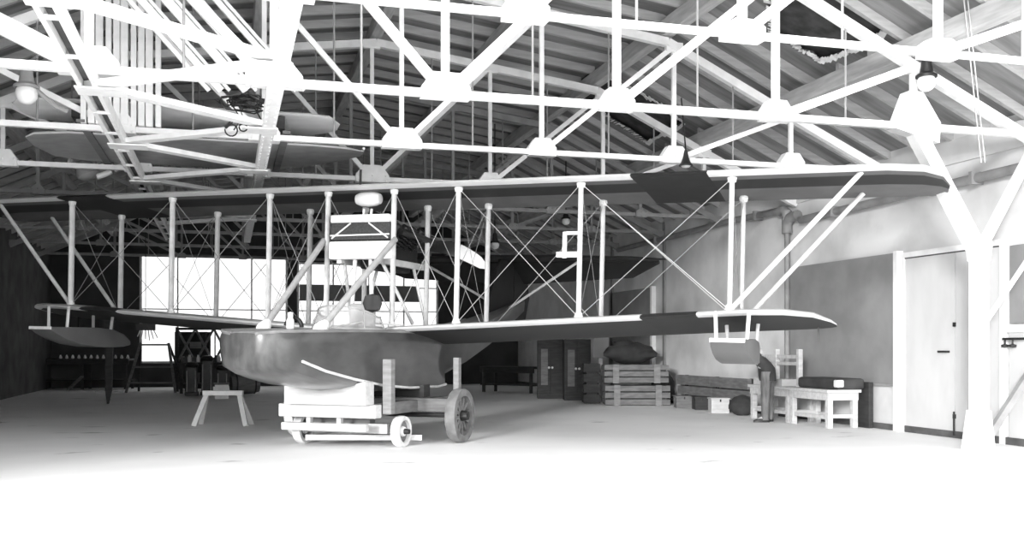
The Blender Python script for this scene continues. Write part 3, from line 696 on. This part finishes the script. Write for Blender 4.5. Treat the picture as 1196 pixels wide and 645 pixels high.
part('post', MB().box(.93, 1.05, -1.0, -.88, .45, 1.15), 'mid_wood', dl, bevel=.006); part('post', MB().box(1.38, 1.46, .22, .32, .5, 1.16), 'mid_wood', dl, bevel=.006)
part('post', MB().box(-.5, -.42, -1.0, -.9, .45, .66), 'pale_wood', dl)
part('axle_beam', MB().box(-.36, .86, -.74, -.56, .17, .30), 'pale_wood', dl, bevel=.01)
part('lower_beam', MB().box(-.5, .75, -1.12, -1.02, .22, .32), 'pale_wood', dl, bevel=.01)
part('bolster', MB().box(-.3, .6, -.72, -.58, .30, .42), 'grey_wood', dl)
for x in (-.1, .35): part('spacer', MB().box(x-.03, x+.03, -1.1, -1.03, .31, .41), 'pale_wood', dl)
part('tow_bar', MB().beam((-.2, -1.0, .12), (1.15, -.3, .1), .07, .07), 'pale_wood', dl)
part('axle', MB().tube([(-1.0, .18, .37), (1.55, .18, .37)], .035, 10), 'black_metal', dl)
part('axle', MB().tube([(-.45, -.65, .2), (1.05, -.65, .2)], .025, 10), 'black_metal', dl)
part('bracket', MB().box(.9, .98, -.6, -.4, .18, .34), 'black_metal', dl)
def wheel(x, y, R, wd, spokes, tname):
    w_ = part('wheel', MB().lathe([(R-.10*R/.37, -wd/2), (R-.01, -wd/2), (R, -wd/4), (R, wd/4), (R-.01, wd/2), (R-.10*R/.37, wd/2), (R-.10*R/.37, -wd/2)], (x, y, R), (1, 0, 0), 40), tname, dl, smooth=True)
    part('hub', MB().lathe([(.0, -.12), (R*.16, -.12), (R*.2, -.03), (R*.2, .03), (R*.16, .12), (0, .12)], (x, y, R), (1, 0, 0), 14), 'black_metal', w_)
    if spokes:
        for k in range(spokes):
            a = 2*PI*k/spokes+.15
            part('spoke', MB().beam((x, y+.05*math.cos(a), R+.05*math.sin(a)), (x, y+(R-.07)*math.cos(a), R+(R-.07)*math.sin(a)), .045, .05, up=(1, 0, 0)), 'grey_wood', w_)
    else:
        part('disc', MB().lathe([(R*.2, -.015), (R*.75, -.015), (R*.75, .015), (R*.2, .015)], (x, y, R), (1, 0, 0), 24), 'grey_wood', w_)
        part('hub_cap', MB().lathe([(R*.34, 0), (R*.3, .03), (0, .035)], (x+.02, y, R), (1, 0, 0), 14), 'white_paint', w_)
wheel(1.5, .18, .37, .14, 12, 'tyre'); wheel(-1.0, .18, .37, .14, 12, 'tyre_pale')
wheel(1.02, -.65, .205, .12, 0, 'tyre_pale'); wheel(-.45, -.65, .205, .12, 0, 'tyre_pale')

# ------------------------------------------------------------------ sawhorse with box
def frame_axes(p, q): x = (q-p).normalized(); return x, V((-x.y, x.x, 0))
a, b = floor_at(238, 498), floor_at(275, 498); ax, ay = frame_axes(a, b); c = (a+b)/2 + ay*.2
sh = thing('sawhorse', 'small white sawhorse standing on the floor left of the bow', 'sawhorse', c)
part('top_beam', MB().beam(c-ax*.33+V((0,0,.54)), c+ax*.33+V((0,0,.54)), .12, .08), 'white_paint', sh, bevel=.008)
for sx in (1, -1):
    for sy in (1, -1): part('leg', MB().beam(c+ax*(sx*.27)+V((0,0,.53)), c+ax*(sx*.43)+ay*(sy*.2), .075, .04, up=ay), 'white_paint', sh)
bx = thing('paint_can', 'small pale box sitting on the floor behind the white sawhorse', 'box', floor_at(259, 466))
q = floor_at(259, 466); part('body', MB().box(q.x-.17, q.x+.17, q.y-.1, q.y+.2, 0, .36), 'white_paint', bx, bevel=.01); part('lid', MB().box(q.x-.19, q.x+.19, q.y-.12, q.y+.22, .36, .40), 'grey_wood', bx)
bx.name = 'small_box'
q = floor_at(286, 461); kg = thing('barrel', 'dark barrel lying on its side beside the small pale box', 'barrel', (q.x, q.y, 0))
part('body', MB().lathe([(.22, -.38), (.27, -.2), (.285, 0), (.27, .2), (.22, .38)], (q.x, q.y, .29), (1, .2, 0), 20), 'grey_wood', kg, smooth=True)
for h in (-.25, .25): part('hoop', MB().lathe([(.272, -.02), (.276, .0), (.272, .02)], (q.x+h*.98, q.y+h*.196, .29), (1, .2, 0), 20), 'black_metal', kg)

# ------------------------------------------------------------------ far left: stepladder, bench, racks, machines
a, b = floor_at(147, 459), floor_at(205, 459); ax, ay = frame_axes(a, b)
ld = thing('stepladder', 'wide dark wooden trestle ladder in the shadows at far left', 'ladder', (a+b)/2)
tl, tr = a+ax*.42+V((0,0,1.42)), b-ax*.2+V((0,0,1.42))
part('stile', MB().beam(a, tl, .07, .04, up=ay), 'grey_wood', ld); part('stile', MB().beam(b, tr, .07, .04, up=ay), 'grey_wood', ld)
for u in (.2, .52, .97): part('rung', MB().beam(a.lerp(tl, u), b.lerp(tr, u), .06, .05), 'grey_wood', ld)
for s_, p_ in ((a, tl), (b, tr)): part('back_leg', MB().beam(s_+ay*1.0, p_, .06, .04, up=ay), 'dark_wood', ld)
def bench(name, p0, p1, depth, h, label, cat, m='dark_wood', shelf=True, group=None):
    ax, ay = frame_axes(p0, p1); t = thing(name, label, cat, (p0+p1)/2, group); L = (p1-p0).length
    part('top', MB().beam(p0+ay*(depth/2)+V((0,0,h-.03)), p1+ay*(depth/2)+V((0,0,h-.03)), depth, .06), m, t, bevel=.006)
    for u in (.04, .5, .96) if L > 2 else (.06, .94):
        for v in (.08, .92): q = p0+ax*(L*u)+ay*(depth*v); part('leg', MB().beam(q, q+V((0,0,h-.06)), .08, .08), m, t)
    if shelf: part('shelf', MB().beam(p0+ay*(depth/2)+V((0,0,h*.3)), p1+ay*(depth/2)+V((0,0,h*.3)), depth*.9, .04), m, t)
    part('apron', MB().beam(p0+ay*.03+V((0,0,h-.12)), p1+ay*.03+V((0,0,h-.12)), .03, .12), m, t)
    return t
a, b = floor_at(40, 455), floor_at(150, 455)
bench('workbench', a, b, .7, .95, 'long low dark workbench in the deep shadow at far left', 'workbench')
ax, ay = frame_axes(a, b)
for k in range(12):
    q = a+ax*(.75+k*.19)+ay*.15+V((0,0,.95)); solo('tool', MB().lathe([(.03, 0), (.05, .03), (.03, .09), (.02, .12)], q, n=8), 'paper', 'small pale tool lying in a line along the dark bench at far left', 'tool', 'tools on the dark bench')
solo('wooden_board', MB().beam(floor_at(80, 456)+V((0,0,.03)), at(96, 440, 30.3), .1, .04), 'grey_wood', 'short pale board leaning in the shadow at far left', 'board')
solo('plank', MB().beam(floor_at(112, 459)+V((0,0,.03)), floor_at(143, 459)+V((0,0,.03)), .15, .06), 'pale_wood', 'pale plank lying on the floor by the stepladder', 'plank')
a, b = floor_at(160, 461.5), floor_at(199, 461.5); ax, ay = frame_axes(a, b); a = a+ay*3.2; b = b+ay*3.2; L = (b-a).length
rk = thing('storage_rack', 'dark open storage rack behind the trestle ladder, left of the bright window', 'rack', (a+b)/2)
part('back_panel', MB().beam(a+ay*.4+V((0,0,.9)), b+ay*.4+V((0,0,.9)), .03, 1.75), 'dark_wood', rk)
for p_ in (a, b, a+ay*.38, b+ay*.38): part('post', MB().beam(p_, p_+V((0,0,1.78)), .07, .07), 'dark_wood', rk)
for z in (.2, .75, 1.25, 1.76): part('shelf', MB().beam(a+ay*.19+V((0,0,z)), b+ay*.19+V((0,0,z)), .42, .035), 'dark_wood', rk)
for z, u, h, m_, lab in ((.77, .3, .26, 'grey_wood', 'grey box on the middle shelf of the dark rack'), (1.27, .6, .2, 'mid_wood', 'small box on the upper shelf of the dark rack'), (.22, .55, .3, 'mid_wood', 'box on the bottom shelf of the dark rack')):
    q = a.lerp(b, u)+ay*.18; bt = thing('storage_box', lab, 'box', (q.x, q.y, z), 'boxes on the dark rack')
    part('body', MB().box(q.x-.17, q.x+.17, q.y-.13, q.y+.13, z, z+h-.03), m_, bt, bevel=.006); part('lid', MB().box(q.x-.18, q.x+.18, q.y-.14, q.y+.14, z+h-.03, z+h), m_, bt)
# hanging brush-like fitting under the left wing
q = at(170, 383, 24); br = thing('hanging_brush', 'dark bundle with pale bristles hanging under the left lower wing', 'brush', q)
part('head', MB().box(q.x-.2, q.x+.22, q.y-.08, q.y+.08, q.z-.06, q.z+.1), 'black_metal', br)
for k in range(6): part('bristle', MB().tube([q+V((-.12+k*.06, 0, -.05)), q+V((-.18+k*.09, 0, -.3+.03*abs(k-3)))], .012, 6), 'white_paint', br)
part('cord', MB().tube([q+V((0, 0, .1)), V((q.x, q.y, ZC+.0))], .008, 5), 'black_metal', br)
# dark post near the left float
q = floor_at(127, 472)
ps = thing('timber_post', 'dark slender post with tapered foot standing near the left float', 'post', q)
part('shaft', MB().beam(q+V((0,0,.3)), q+V((0.02, 0, 1.95)), .15, .12, w1=.17, up=(0, 1, 0)), 'dark_wood', ps)
part('foot', MB().beam(q+V((-.02, 0, 0)), q+V((0, 0, .32)), .04, .1, w1=.15, up=(0, 1, 0)), 'dark_wood', ps)
part('cross_piece', MB().beam(q+V((-.35, 0, 1.62)), q+V((.2, 0, 1.55)), .06, .06, up=(0, 1, 0)), 'dark_wood', ps)
part('tag', MB().box(q.x+.14, q.x+.24, q.y-.02, q.y, 1.36, 1.56), 'paper', ps, label='white tag')
# lattice trestle in front of the bright window
a, b = floor_at(196, 459), floor_at(262, 459); ax, ay = frame_axes(a, b); L = (b-a).length
lt = thing('trestle', 'dark cross-braced trestle silhouetted against the bright window', 'frame', (a+b)/2+ay*.8)
o = ay*.8; zb, zt = .85, 1.85
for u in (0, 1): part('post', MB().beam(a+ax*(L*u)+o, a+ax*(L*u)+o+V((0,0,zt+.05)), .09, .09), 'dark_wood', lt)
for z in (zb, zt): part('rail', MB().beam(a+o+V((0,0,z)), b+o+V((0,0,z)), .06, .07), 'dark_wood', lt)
for k in range(3):
    p_ = a+ax*(L*k/3)+o; q_ = a+ax*(L*(k+1)/3)+o
    part('brace', MB().beam(p_+V((0,0,zb)), q_+V((0,0,zt)), .06, .04, up=ay), 'grey_wood', lt); part('brace', MB().beam(p_+V((0,0,zt)), q_+V((0,0,zb)), .06, .04, up=ay), 'grey_wood', lt)
bench('machine_bench', floor_at(208, 460), floor_at(262, 460), .5, .88, 'dark bench crowded with small parts in front of the bright window', 'workbench')
a = floor_at(208, 460); b = floor_at(262, 460); ax, ay = frame_axes(a, b); L = (b-a).length
for k in range(9):
    q = a+ax*(L*(.06+k*.108))+ay*random.uniform(.2, .5)+V((0,0,.88)); s_ = random.uniform(.045, .065)
    if k % 2: solo('jar', MB().lathe([(s_, 0), (s_*1.1, .05), (s_*1.1, .13), (s_*.6, .17), (s_*.6, .21)], q, n=10), 'paper', 'small pale jar in the row on the bench before the bright window', 'jar', 'jars on the machine bench', smooth=True)
    else: solo('metal_block', MB().box(q.x-s_*1.3, q.x+s_*1.3, q.y-s_, q.y+s_, q.z, q.z+.14).box(q.x-s_*.6, q.x+s_*.6, q.y-s_*.5, q.y+s_*.5, q.z+.14, q.z+.2), 'engine_metal', 'small dark metal block in the row on the bench before the bright window', 'block', 'metal blocks on the machine bench', bevel=.006)
for k, px in enumerate((224, 242, 260)):
    q = floor_at(px, 462); h = (.78, .95, .7)[k]
    mm = thing('machine', ('squat dark machine nearest the stepladder on the far floor', 'tall dark machine with pale rods, middle of the far left three', 'dark machine next to the barrel on the far left floor')[k], 'machine', q)
    part('body', MB().box(q.x-.15, q.x+.15, q.y-.2, q.y+.2, .0, h).box(q.x-.18, q.x+.18, q.y-.23, q.y+.23, 0, .1), 'engine_metal', mm, bevel=.02)
    part('head', MB().lathe([(.16, 0), (.18, .05), (.12, .12), (0, .14)], (q.x, q.y, h), n=14), 'black_metal', mm, smooth=True)
    for dx in (-.12, .1): part('rod', MB().tube([(q.x+dx, q.y-.23, .1), (q.x+dx, q.y-.23, h-.1)], .018, 6), 'grey_or_dim_white', mm)

# ------------------------------------------------------------------ behind the right wing: cupboards, crates, planks, boxes
def cupboard(px0, px1, py, h, label, m='dark_wood'):
    a, b = floor_at(px0, py), floor_at(px1, py); ax, ay = frame_axes(a, b); L = (b-a).length; dp = .6
    t = thing('cupboard', label, 'cupboard', (a+b)/2, 'dark cupboards at the back')
    c = (a+b)/2+ay*(dp/2)
    part('carcass', MB().beam(c-ax*(L/2)+V((0,0,h/2)), c+ax*(L/2)+V((0,0,h/2)), dp, h), m, t, bevel=.01)
    part('plinth', MB().beam(c-ax*(L/2)+V((0,0,.05))-ay*.01, c+ax*(L/2)+V((0,0,.05))-ay*.01, dp+.04, .1), 'dark_wood', t)
    for s_ in (0, 1):
        p_ = a+ax*(L*(.04+.48*s_)); q_ = a+ax*(L*(.48+.48*s_))
        dd = part('door', MB().beam(p_-ay*.015+V((0,0,h*.53)), q_-ay*.015+V((0,0,h*.53)), .03, h*.84), 'dark_wood' if s_ else 'dark_wood', t)
        part('door_panel', MB().beam(p_.lerp(q_, .2)-ay*.035+V((0,0,h*.53)), p_.lerp(q_, .8)-ay*.035+V((0,0,h*.53)), .012, h*.6), 'grey_wood' if s_ == 0 else 'dark_wood', dd)
        kn = p_.lerp(q_, .9 if s_ == 0 else .1)-ay*.05+V((0,0,h*.52)); part('knob', MB().lathe([(.02, 0), (.03, .02), (0, .04)], kn, -ay, 10), 'fitting', dd)
cupboard(628, 658, 466, 1.52, 'dark wooden cupboard with pale panel, left of the pair at the back')
cupboard(659, 690, 468, 1.5, 'dark wooden cupboard, right of the pair at the back')
a, b = floor_at(560, 458), floor_at(623, 460)
bench('slatted_bench', a, b, .7, .75, 'dim low bench with slatted shelf at the back, left of the cupboards', 'bench', 'dark_wood')
p_ = floor_at(702, 471)
sg_ = thing('notice_board', 'pale blank board on a thin post right of the dark cupboards', 'board', p_)
part('panel', MB().beam(at(693, 406, 24.0), at(711, 406, 24.0), .03, .5), 'shutter', sg_); 
q = at(702, 406, 24.05); part('post', MB().beam((q.x, q.y+.05, 0), (q.x, q.y+.05, 1.6), .09, .05, up=(0,1,0)), 'pale_wood', sg_)
def crate(px0, px1, py, z0, h, label, m='grey_wood', dp=.7, rows=3, gname='slatted crates behind the right wing', back=0, battens=2):
    a, b = floor_at(px0, py), floor_at(px1, py); ax, ay = frame_axes(a, b); a = a+ay*back; b = b+ay*back; L = (b-a).length
    t = thing('slatted_crate', label, 'crate', (a+b)/2+V((0,0,z0)), gname)
    rh = h/rows
    for side in (0, dp-.03):
        g = MB()
        for r in range(rows): g.beam(a+ay*(side+.015)+V((0,0,z0+rh*(r+.5))), b+ay*(side+.015)+V((0,0,z0+rh*(r+.5))), .03, rh*.78)
        part('slats', g, m, t)
    e = MB()
    for end in (a+ax*.015, b-ax*.015):
        for r in range(rows): e.beam(end+ay*.03+V((0,0,z0+rh*(r+.5))), end+ay*(dp-.03)+V((0,0,z0+rh*(r+.5))), .03, rh*.78)
    part('end_slats', e, m, t)
    part('floor_boards', MB().beam(a+ay*(dp/2)+V((0,0,z0+.03)), b+ay*(dp/2)+V((0,0,z0+.03)), dp-.06, .03), 'dark_wood', t)
    part('contents', MB().beam(a+ax*.06+ay*(dp/2)+V((0,0,z0+h*.5)), b-ax*.06+ay*(dp/2)+V((0,0,z0+h*.5)), dp-.12, h*.85), 'dark_wood', t)
    for k in range(battens):
        u = .18+.64*k/max(1, battens-1); q = a+ax*(L*u)-ay*.015
        part('batten', MB().beam(q+V((0,0,z0)), q+V((0,0,z0+h)), .03, .14, up=ax), 'mid_wood', t)
crate(707, 783, 474, 0, .46, 'lower slatted wooden crate with pale battens in the stack behind the wing')
crate(706, 781, 474, .5, .42, 'upper slatted wooden crate, second from the floor in the stack')
crate(682, 701, 472, 0, .95, 'tall narrow dark crate left of the slatted pair', 'dark_wood', rows=4, battens=0)
q = floor_at(745, 472); bd = thing('tarpaulin_bundle', 'dark rolled tarpaulin lying on top of the slatted crates', 'tarpaulin', (q.x, q.y+.4, .92))
def blob(c, sx, sy, sz, seed, n=10, m=14, rough=.18):
    rnd = random.Random(seed); mb = MB(); rows = []
    for i in range(n+1):
        th = PI*i/n; rows.append([V((c[0]+sx*math.sin(th)*math.cos(2*PI*j/m)*(1+rnd.uniform(-rough, rough)), c[1]+sy*math.sin(th)*math.sin(2*PI*j/m)*(1+rnd.uniform(-rough, rough)), max(c[2]-sz, c[2]-sz*math.cos(th)*(1+rnd.uniform(-rough, rough)*.5)))) for j in range(m)])
    mb.loft(rows, caps=False); return mb
part('roll', blob((q.x, q.y+.42, 1.17), .62, .3, .25, 3), 'dark_fabric', bd, smooth=True); part('roll', blob((q.x-.15, q.y+.46, 1.36), .3, .22, .12, 5), 'dark_fabric', bd, smooth=True)
q = floor_at(790, 472); rb = thing('rope_coil', 'big dark round heap of rope beside the slatted crates', 'rope', (q.x, q.y+.35, 0))
part('heap', blob((q.x-.16, q.y+.4, .38), .26, .30, .38, 8, rough=.06), 'dark_fabric', rb, smooth=True)
rp = MB()
for k in range(8): rp.tube([V((q.x-.16+(.25-.02*k)*math.cos(t_*.4), q.y+.4+(.29-.02*k)*math.sin(t_*.4), .1+k*.085)) for t_ in range(17)], .035, 6)
part('loops', rp, 'dark_fabric', rb, smooth=True)
q = floor_at(778, 474); 
# boards against the right wall
for k, (z0, z1) in enumerate(((.47, .68), (.25, .44), (.03, .22))):
    y0, y1 = onX(888, 440, XR).y, onX(803, 440, XR).y
    solo('stacked_plank', MB().box(XR-.2+.03*k-.08, XR-.1+.03*k-.08, y0, y1, z0, z1).box(XR-.21+.03*k-.08, XR-.2+.03*k-.08, (y0+y1)/2-.05, (y0+y1)/2+.05, z0, z1), 'grey_wood',
         ('top grey board of the three along the right wall', 'middle grey board of the three along the right wall', 'bottom grey board of the three along the right wall')[k], 'board', 'boards along the right wall', bevel=.01)
sp = MB()
yb_ = (onX(803, 440, XR).y, onX(888, 440, XR).y)
for y in (yb_[0]-.15, (yb_[0]+yb_[1])/2, yb_[1]+.15): sp.box(XR-.11, XR-.065, y-.05, y+.05, 0, .68)
solo('board_rack', sp, 'dark_wood', 'dark uprights holding the three grey boards on the right wall', 'rack')
def wbox(px0, px1, py, h, dp, label, m='grey_wood', cat='box', gname='boxes by the right wall'):
    a, b = floor_at(px0, py), floor_at(px1, py); ax, ay = frame_axes(a, b); t = thing('wooden_box', label, cat, (a+b)/2, gname); c = (a+b)/2+ay*(dp/2); L = (b-a).length
    part('body', MB().beam(c-ax*(L/2)+V((0,0,h*.46)), c+ax*(L/2)+V((0,0,h*.46)), dp, h*.92), m, t, bevel=.008)
    part('lid', MB().beam(c-ax*(L/2+.015)+V((0,0,h*.96)), c+ax*(L/2+.015)+V((0,0,h*.96)), dp+.03, h*.08), m, t)
    part('clasp', MB().beam(a.lerp(b, .46)-ay*.01+V((0,0,h*.84)), a.lerp(b, .54)-ay*.01+V((0,0,h*.84)), .012, .05), 'black_metal', t)
wbox(790, 809, 477, .26, .4, 'grey wooden box on the floor next to the rope heap', 'grey_wood')
wbox(812, 829, 479, .27, .4, 'dark wooden box between the two paler boxes by the wall', 'dark_wood')
wbox(831, 852, 483, .30, .35, 'pale wooden box on the floor left of the dark sack', 'pale_wood')
q = floor_at(872, 486); solo('dark_sack', blob((q.x, q.y+.15, .19), .26, .22, .2, 11, rough=.12), 'dark_fabric', 'slumped dark sack on the floor left of the standing person', 'sack', smooth=True)
# two low white tables and what stands on them
def table(y0, y1, x0, x1, h, label, m='pale_wood'):
    t = thing('work_table', label, 'table', ((x0+x1)/2, (y0+y1)/2, 0), 'white work tables by the right wall')
    part('tabletop', MB().box(x0-.04, x1+.04, y0-.04, y1+.04, h-.05, h), m, t, bevel=.006)
    ap = MB(); ap.box(x0-.01, x0+.02, y0, y1, h-.17, h-.05); ap.box(x1-.02, x1+.01, y0, y1, h-.17, h-.05); ap.box(x0, x1, y0-.01, y0+.02, h-.17, h-.05); ap.box(x0, x1, y1-.02, y1+.01, h-.17, h-.05)
    part('apron', ap, m, t)
    for x in (x0, x1-.09):
        for y in (y0, y1-.09): part('leg', MB().box(x, x+.09, y, y+.09, 0, h-.05), m, t, bevel=.005)
    for y in (y0+.03, y1-.07): part('stretcher', MB().box(x0+.05, x1-.05, y, y+.04, .16, .22), m, t)
    for x in (x0+.03, x1-.07): part('stretcher', MB().box(x, x+.04, y0+.05, y1-.05, .14, .2), m, t)
table(14.2, 15.35, 9.27, 9.82, .62, 'white work table nearer the camera below the grey shutter')
table(15.45, 16.75, 9.30, 9.82, .62, 'white work table farther back, just behind the standing person')
db = thing('dark_bundle', 'flat dark bundle lying across the nearer white table', 'bundle', (9.6, 14.75, .62))
part('roll', MB().box(9.38, 9.9, 14.12, 15.3, .62, .80), 'dark_fabric', db, bevel=.05);
part('tie', MB().box(9.36, 9.5, 14.1, 14.2, .66, .78), 'paper', db, bevel=.02)
solo('dark_board', MB().box(9.92, 10.0, 14.05, 14.5, 0, .74), 'dark_wood', 'dark board standing at the near right end of the white tables', 'board', bevel=.01)
st_ = thing('wooden_stand', 'pale open wooden frame standing on the farther white table', 'frame', (9.55, 16.0, .62))
for y in (15.35, 16.1, 16.7):
    part('post', MB().box(9.42, 9.5, y-.04, y+.04, .62, 1.27), 'pale_wood', st_, bevel=.005)
for z in (1.14, 1.02): part('rail', MB().box(9.43, 9.47, 15.35, 16.7, z-.03, z+.03), 'pale_wood', st_)
part('base', MB().box(9.36, 9.7, 15.75, 16.75, .62, .74), 'pale_wood', st_)

# ------------------------------------------------------------------ person behind the right float (trousers and jacket tails show)
q = floor_at(896, 493); FX = (CF*-1).normalized(); side = CR
pe = thing('person', 'person in dark jacket and grey trousers bending behind the right wing float', 'person', q)
def wp(r, f, z): return q + side*r + V((CF.x, CF.y, 0))*f + V((0, 0, z))
def limb(bm_pts, nm, m, sub=2):
    me = bpy.data.meshes.new(nm); vs = [tuple(p[0]-OFF[pe]) for p in bm_pts['v']]
    me.from_pydata(vs, bm_pts['e'], []); o = bpy.data.objects.new(nm, me); COL.objects.link(o); o.parent = pe; OFF[o] = OFF[pe]
    sk = o.modifiers.new('skin', 'SKIN'); sk.use_smooth_shade = True
    for i, p in enumerate(bm_pts['v']): me.skin_vertices[0].data[i].radius = (p[1], p[2]) if len(p) > 2 else (p[1], p[1])
    me.skin_vertices[0].data[0].use_root = True
    s = o.modifiers.new('sub', 'SUBSURF'); s.levels = sub; s.render_levels = sub
    me.materials.append(MATS[m]); return o
# body as one continuous surface: pelvis root, spine, head, arms, legs (facing left in the photo, -side)
bv = [(wp(0, 0, .92), .12), (wp(-.09, 0, 1.04), .11), (wp(-.2, 0, 1.15), .12), (wp(-.29, 0, 1.22), .055), (wp(-.37, 0, 1.24), .07), (wp(-.45, 0, 1.27), .082), (wp(-.5, 0, 1.30), .055),
      (wp(-.2, .17, 1.17), .052), (wp(-.32, .2, 1.08), .042), (wp(-.5, .18, 1.17), .032), (wp(-.56, .18, 1.20), .034),
      (wp(-.2, -.17, 1.17), .052), (wp(-.32, -.2, 1.08), .042), (wp(-.5, -.18, 1.17), .032), (wp(-.56, -.18, 1.20), .034),
      (wp(.03, .09, .84), .085), (wp(.04, .09, .47), .058), (wp(.04, .09, .09), .04), (wp(-.09, .09, .04), .034),
      (wp(-.03, -.09, .84), .085), (wp(-.05, -.09, .47), .058), (wp(-.06, -.09, .09), .04), (wp(-.19, -.09, .04), .034)]
be = [(0,1),(1,2),(2,3),(3,4),(4,5),(5,6),(2,7),(7,8),(8,9),(9,10),(2,11),(11,12),(12,13),(13,14),(0,15),(15,16),(16,17),(17,18),(0,19),(19,20),(20,21),(21,22)]
limb({'v': bv, 'e': be}, 'body', 'skin')
for f in (.18, -.18):
    for k in range(4):
        b0 = wp(-.57, f-.03+.02*k, 1.20); limb({'v': [(b0, .0095), (b0-side*(.04+.004*(k % 3))+V((0,0,.012)), .009), (b0-side*(.07+.006*(k % 3))+V((0,0,-.004)), .008)], 'e': [(0,1),(1,2)]}, 'finger', 'skin', 1)
    b0 = wp(-.55, f+(.035 if f < 0 else -.035), 1.21); limb({'v': [(b0, .011), (b0-side*.03+V((0,0,.025)), .0095)], 'e': [(0,1)]}, 'thumb', 'skin', 1)
def ring(c, a, b, n=20, ph=0): return [c + side*(a*math.cos(2*PI*j/n)) + V((CF.x, CF.y, 0))*(b*math.sin(2*PI*j/n)) for j in range(n)]
def tubeshape(rows): return MB().loft([ring(wp(r, f, z), a, b) for r, f, z, a, b in rows])
part('jacket', tubeshape([(.01, 0, .72, .14, .18), (.0, 0, .80, .15, .185), (-.01, 0, .94, .145, .18), (-.08, 0, 1.04, .14, .18), (-.19, 0, 1.15, .13, .2), (-.25, 0, 1.2, .09, .16), (-.29, 0, 1.23, .065, .07)]), 'dark_fabric', pe, smooth=True)
for f in (.18, -.18):
    part('sleeve', MB().tube([wp(-.19, f*.85, 1.19), wp(-.25, f, 1.13), wp(-.32, f*1.1, 1.08), wp(-.42, f, 1.12), wp(-.52, f, 1.18)], .07, 12, r1=.05), 'dark_fabric', pe, smooth=True)
for r, f in ((.05, .09), (-.05, -.09)):
    part('trouser_leg', tubeshape([(r*.6, f, .88, .1, .1), (r, f, .6, .085, .09), (r*1.05, f, .45, .075, .08), (r*1.15, f, .2, .066, .075), (r*1.15, f, .04, .066, .07)]), 'trouser', pe, smooth=True)
    part('shoe', MB().loft([[wp(r*1.15+.07-u, f, 0)+V((CF.x, CF.y, 0))*(hw*cx_)+V((0,0,z_*hh)) for cx_, z_ in ((-1,0),(1,0),(1,.6),(.6,1),(-.6,1),(-1,.6))] for u, hw, hh in ((0, .03, .07), (.06, .04, .085), (.15, .045, .075), (.23, .04, .05), (.27, .02, .035))]), 'black_metal', pe, smooth=True)
hd = (wp(-.45, 0, 1.27)); up_ = (-side*.6+V((0,0,.8))).normalized(); fw = (-side*.8-V((0,0,.6))).normalized()
part('cap', MB().lathe([(.1, -.0), (.108, .035), (.1, .075), (0, .105)], hd+up_*.02, up_, 16), 'dark_fabric', pe, smooth=True)
part('nose', MB().lathe([(.016, 0), (.012, .025), (0, .03)], hd+fw*.078-up_*.02, fw, 8), 'skin', pe)
for f in (.03, -.03): part('eye', MB().lathe([(.01, 0), (0, .01)], hd+fw*.078+V((CF.x, CF.y, 0))*f+up_*.005, fw, 8), 'hair', pe)
part('mouth', MB().beam(hd+fw*.075-up_*.055-V((CF.x, CF.y, 0))*.022, hd+fw*.075-up_*.055+V((CF.x, CF.y, 0))*.022, .012, .008), 'hair', pe)
for f in (.082, -.082): part('ear', MB().lathe([(.028, 0), (.03, .008), (.012, .016)], hd+V((CF.x, CF.y, 0))*f, V((CF.x, CF.y, 0))*(1 if f > 0 else -1), 10), 'skin', pe)
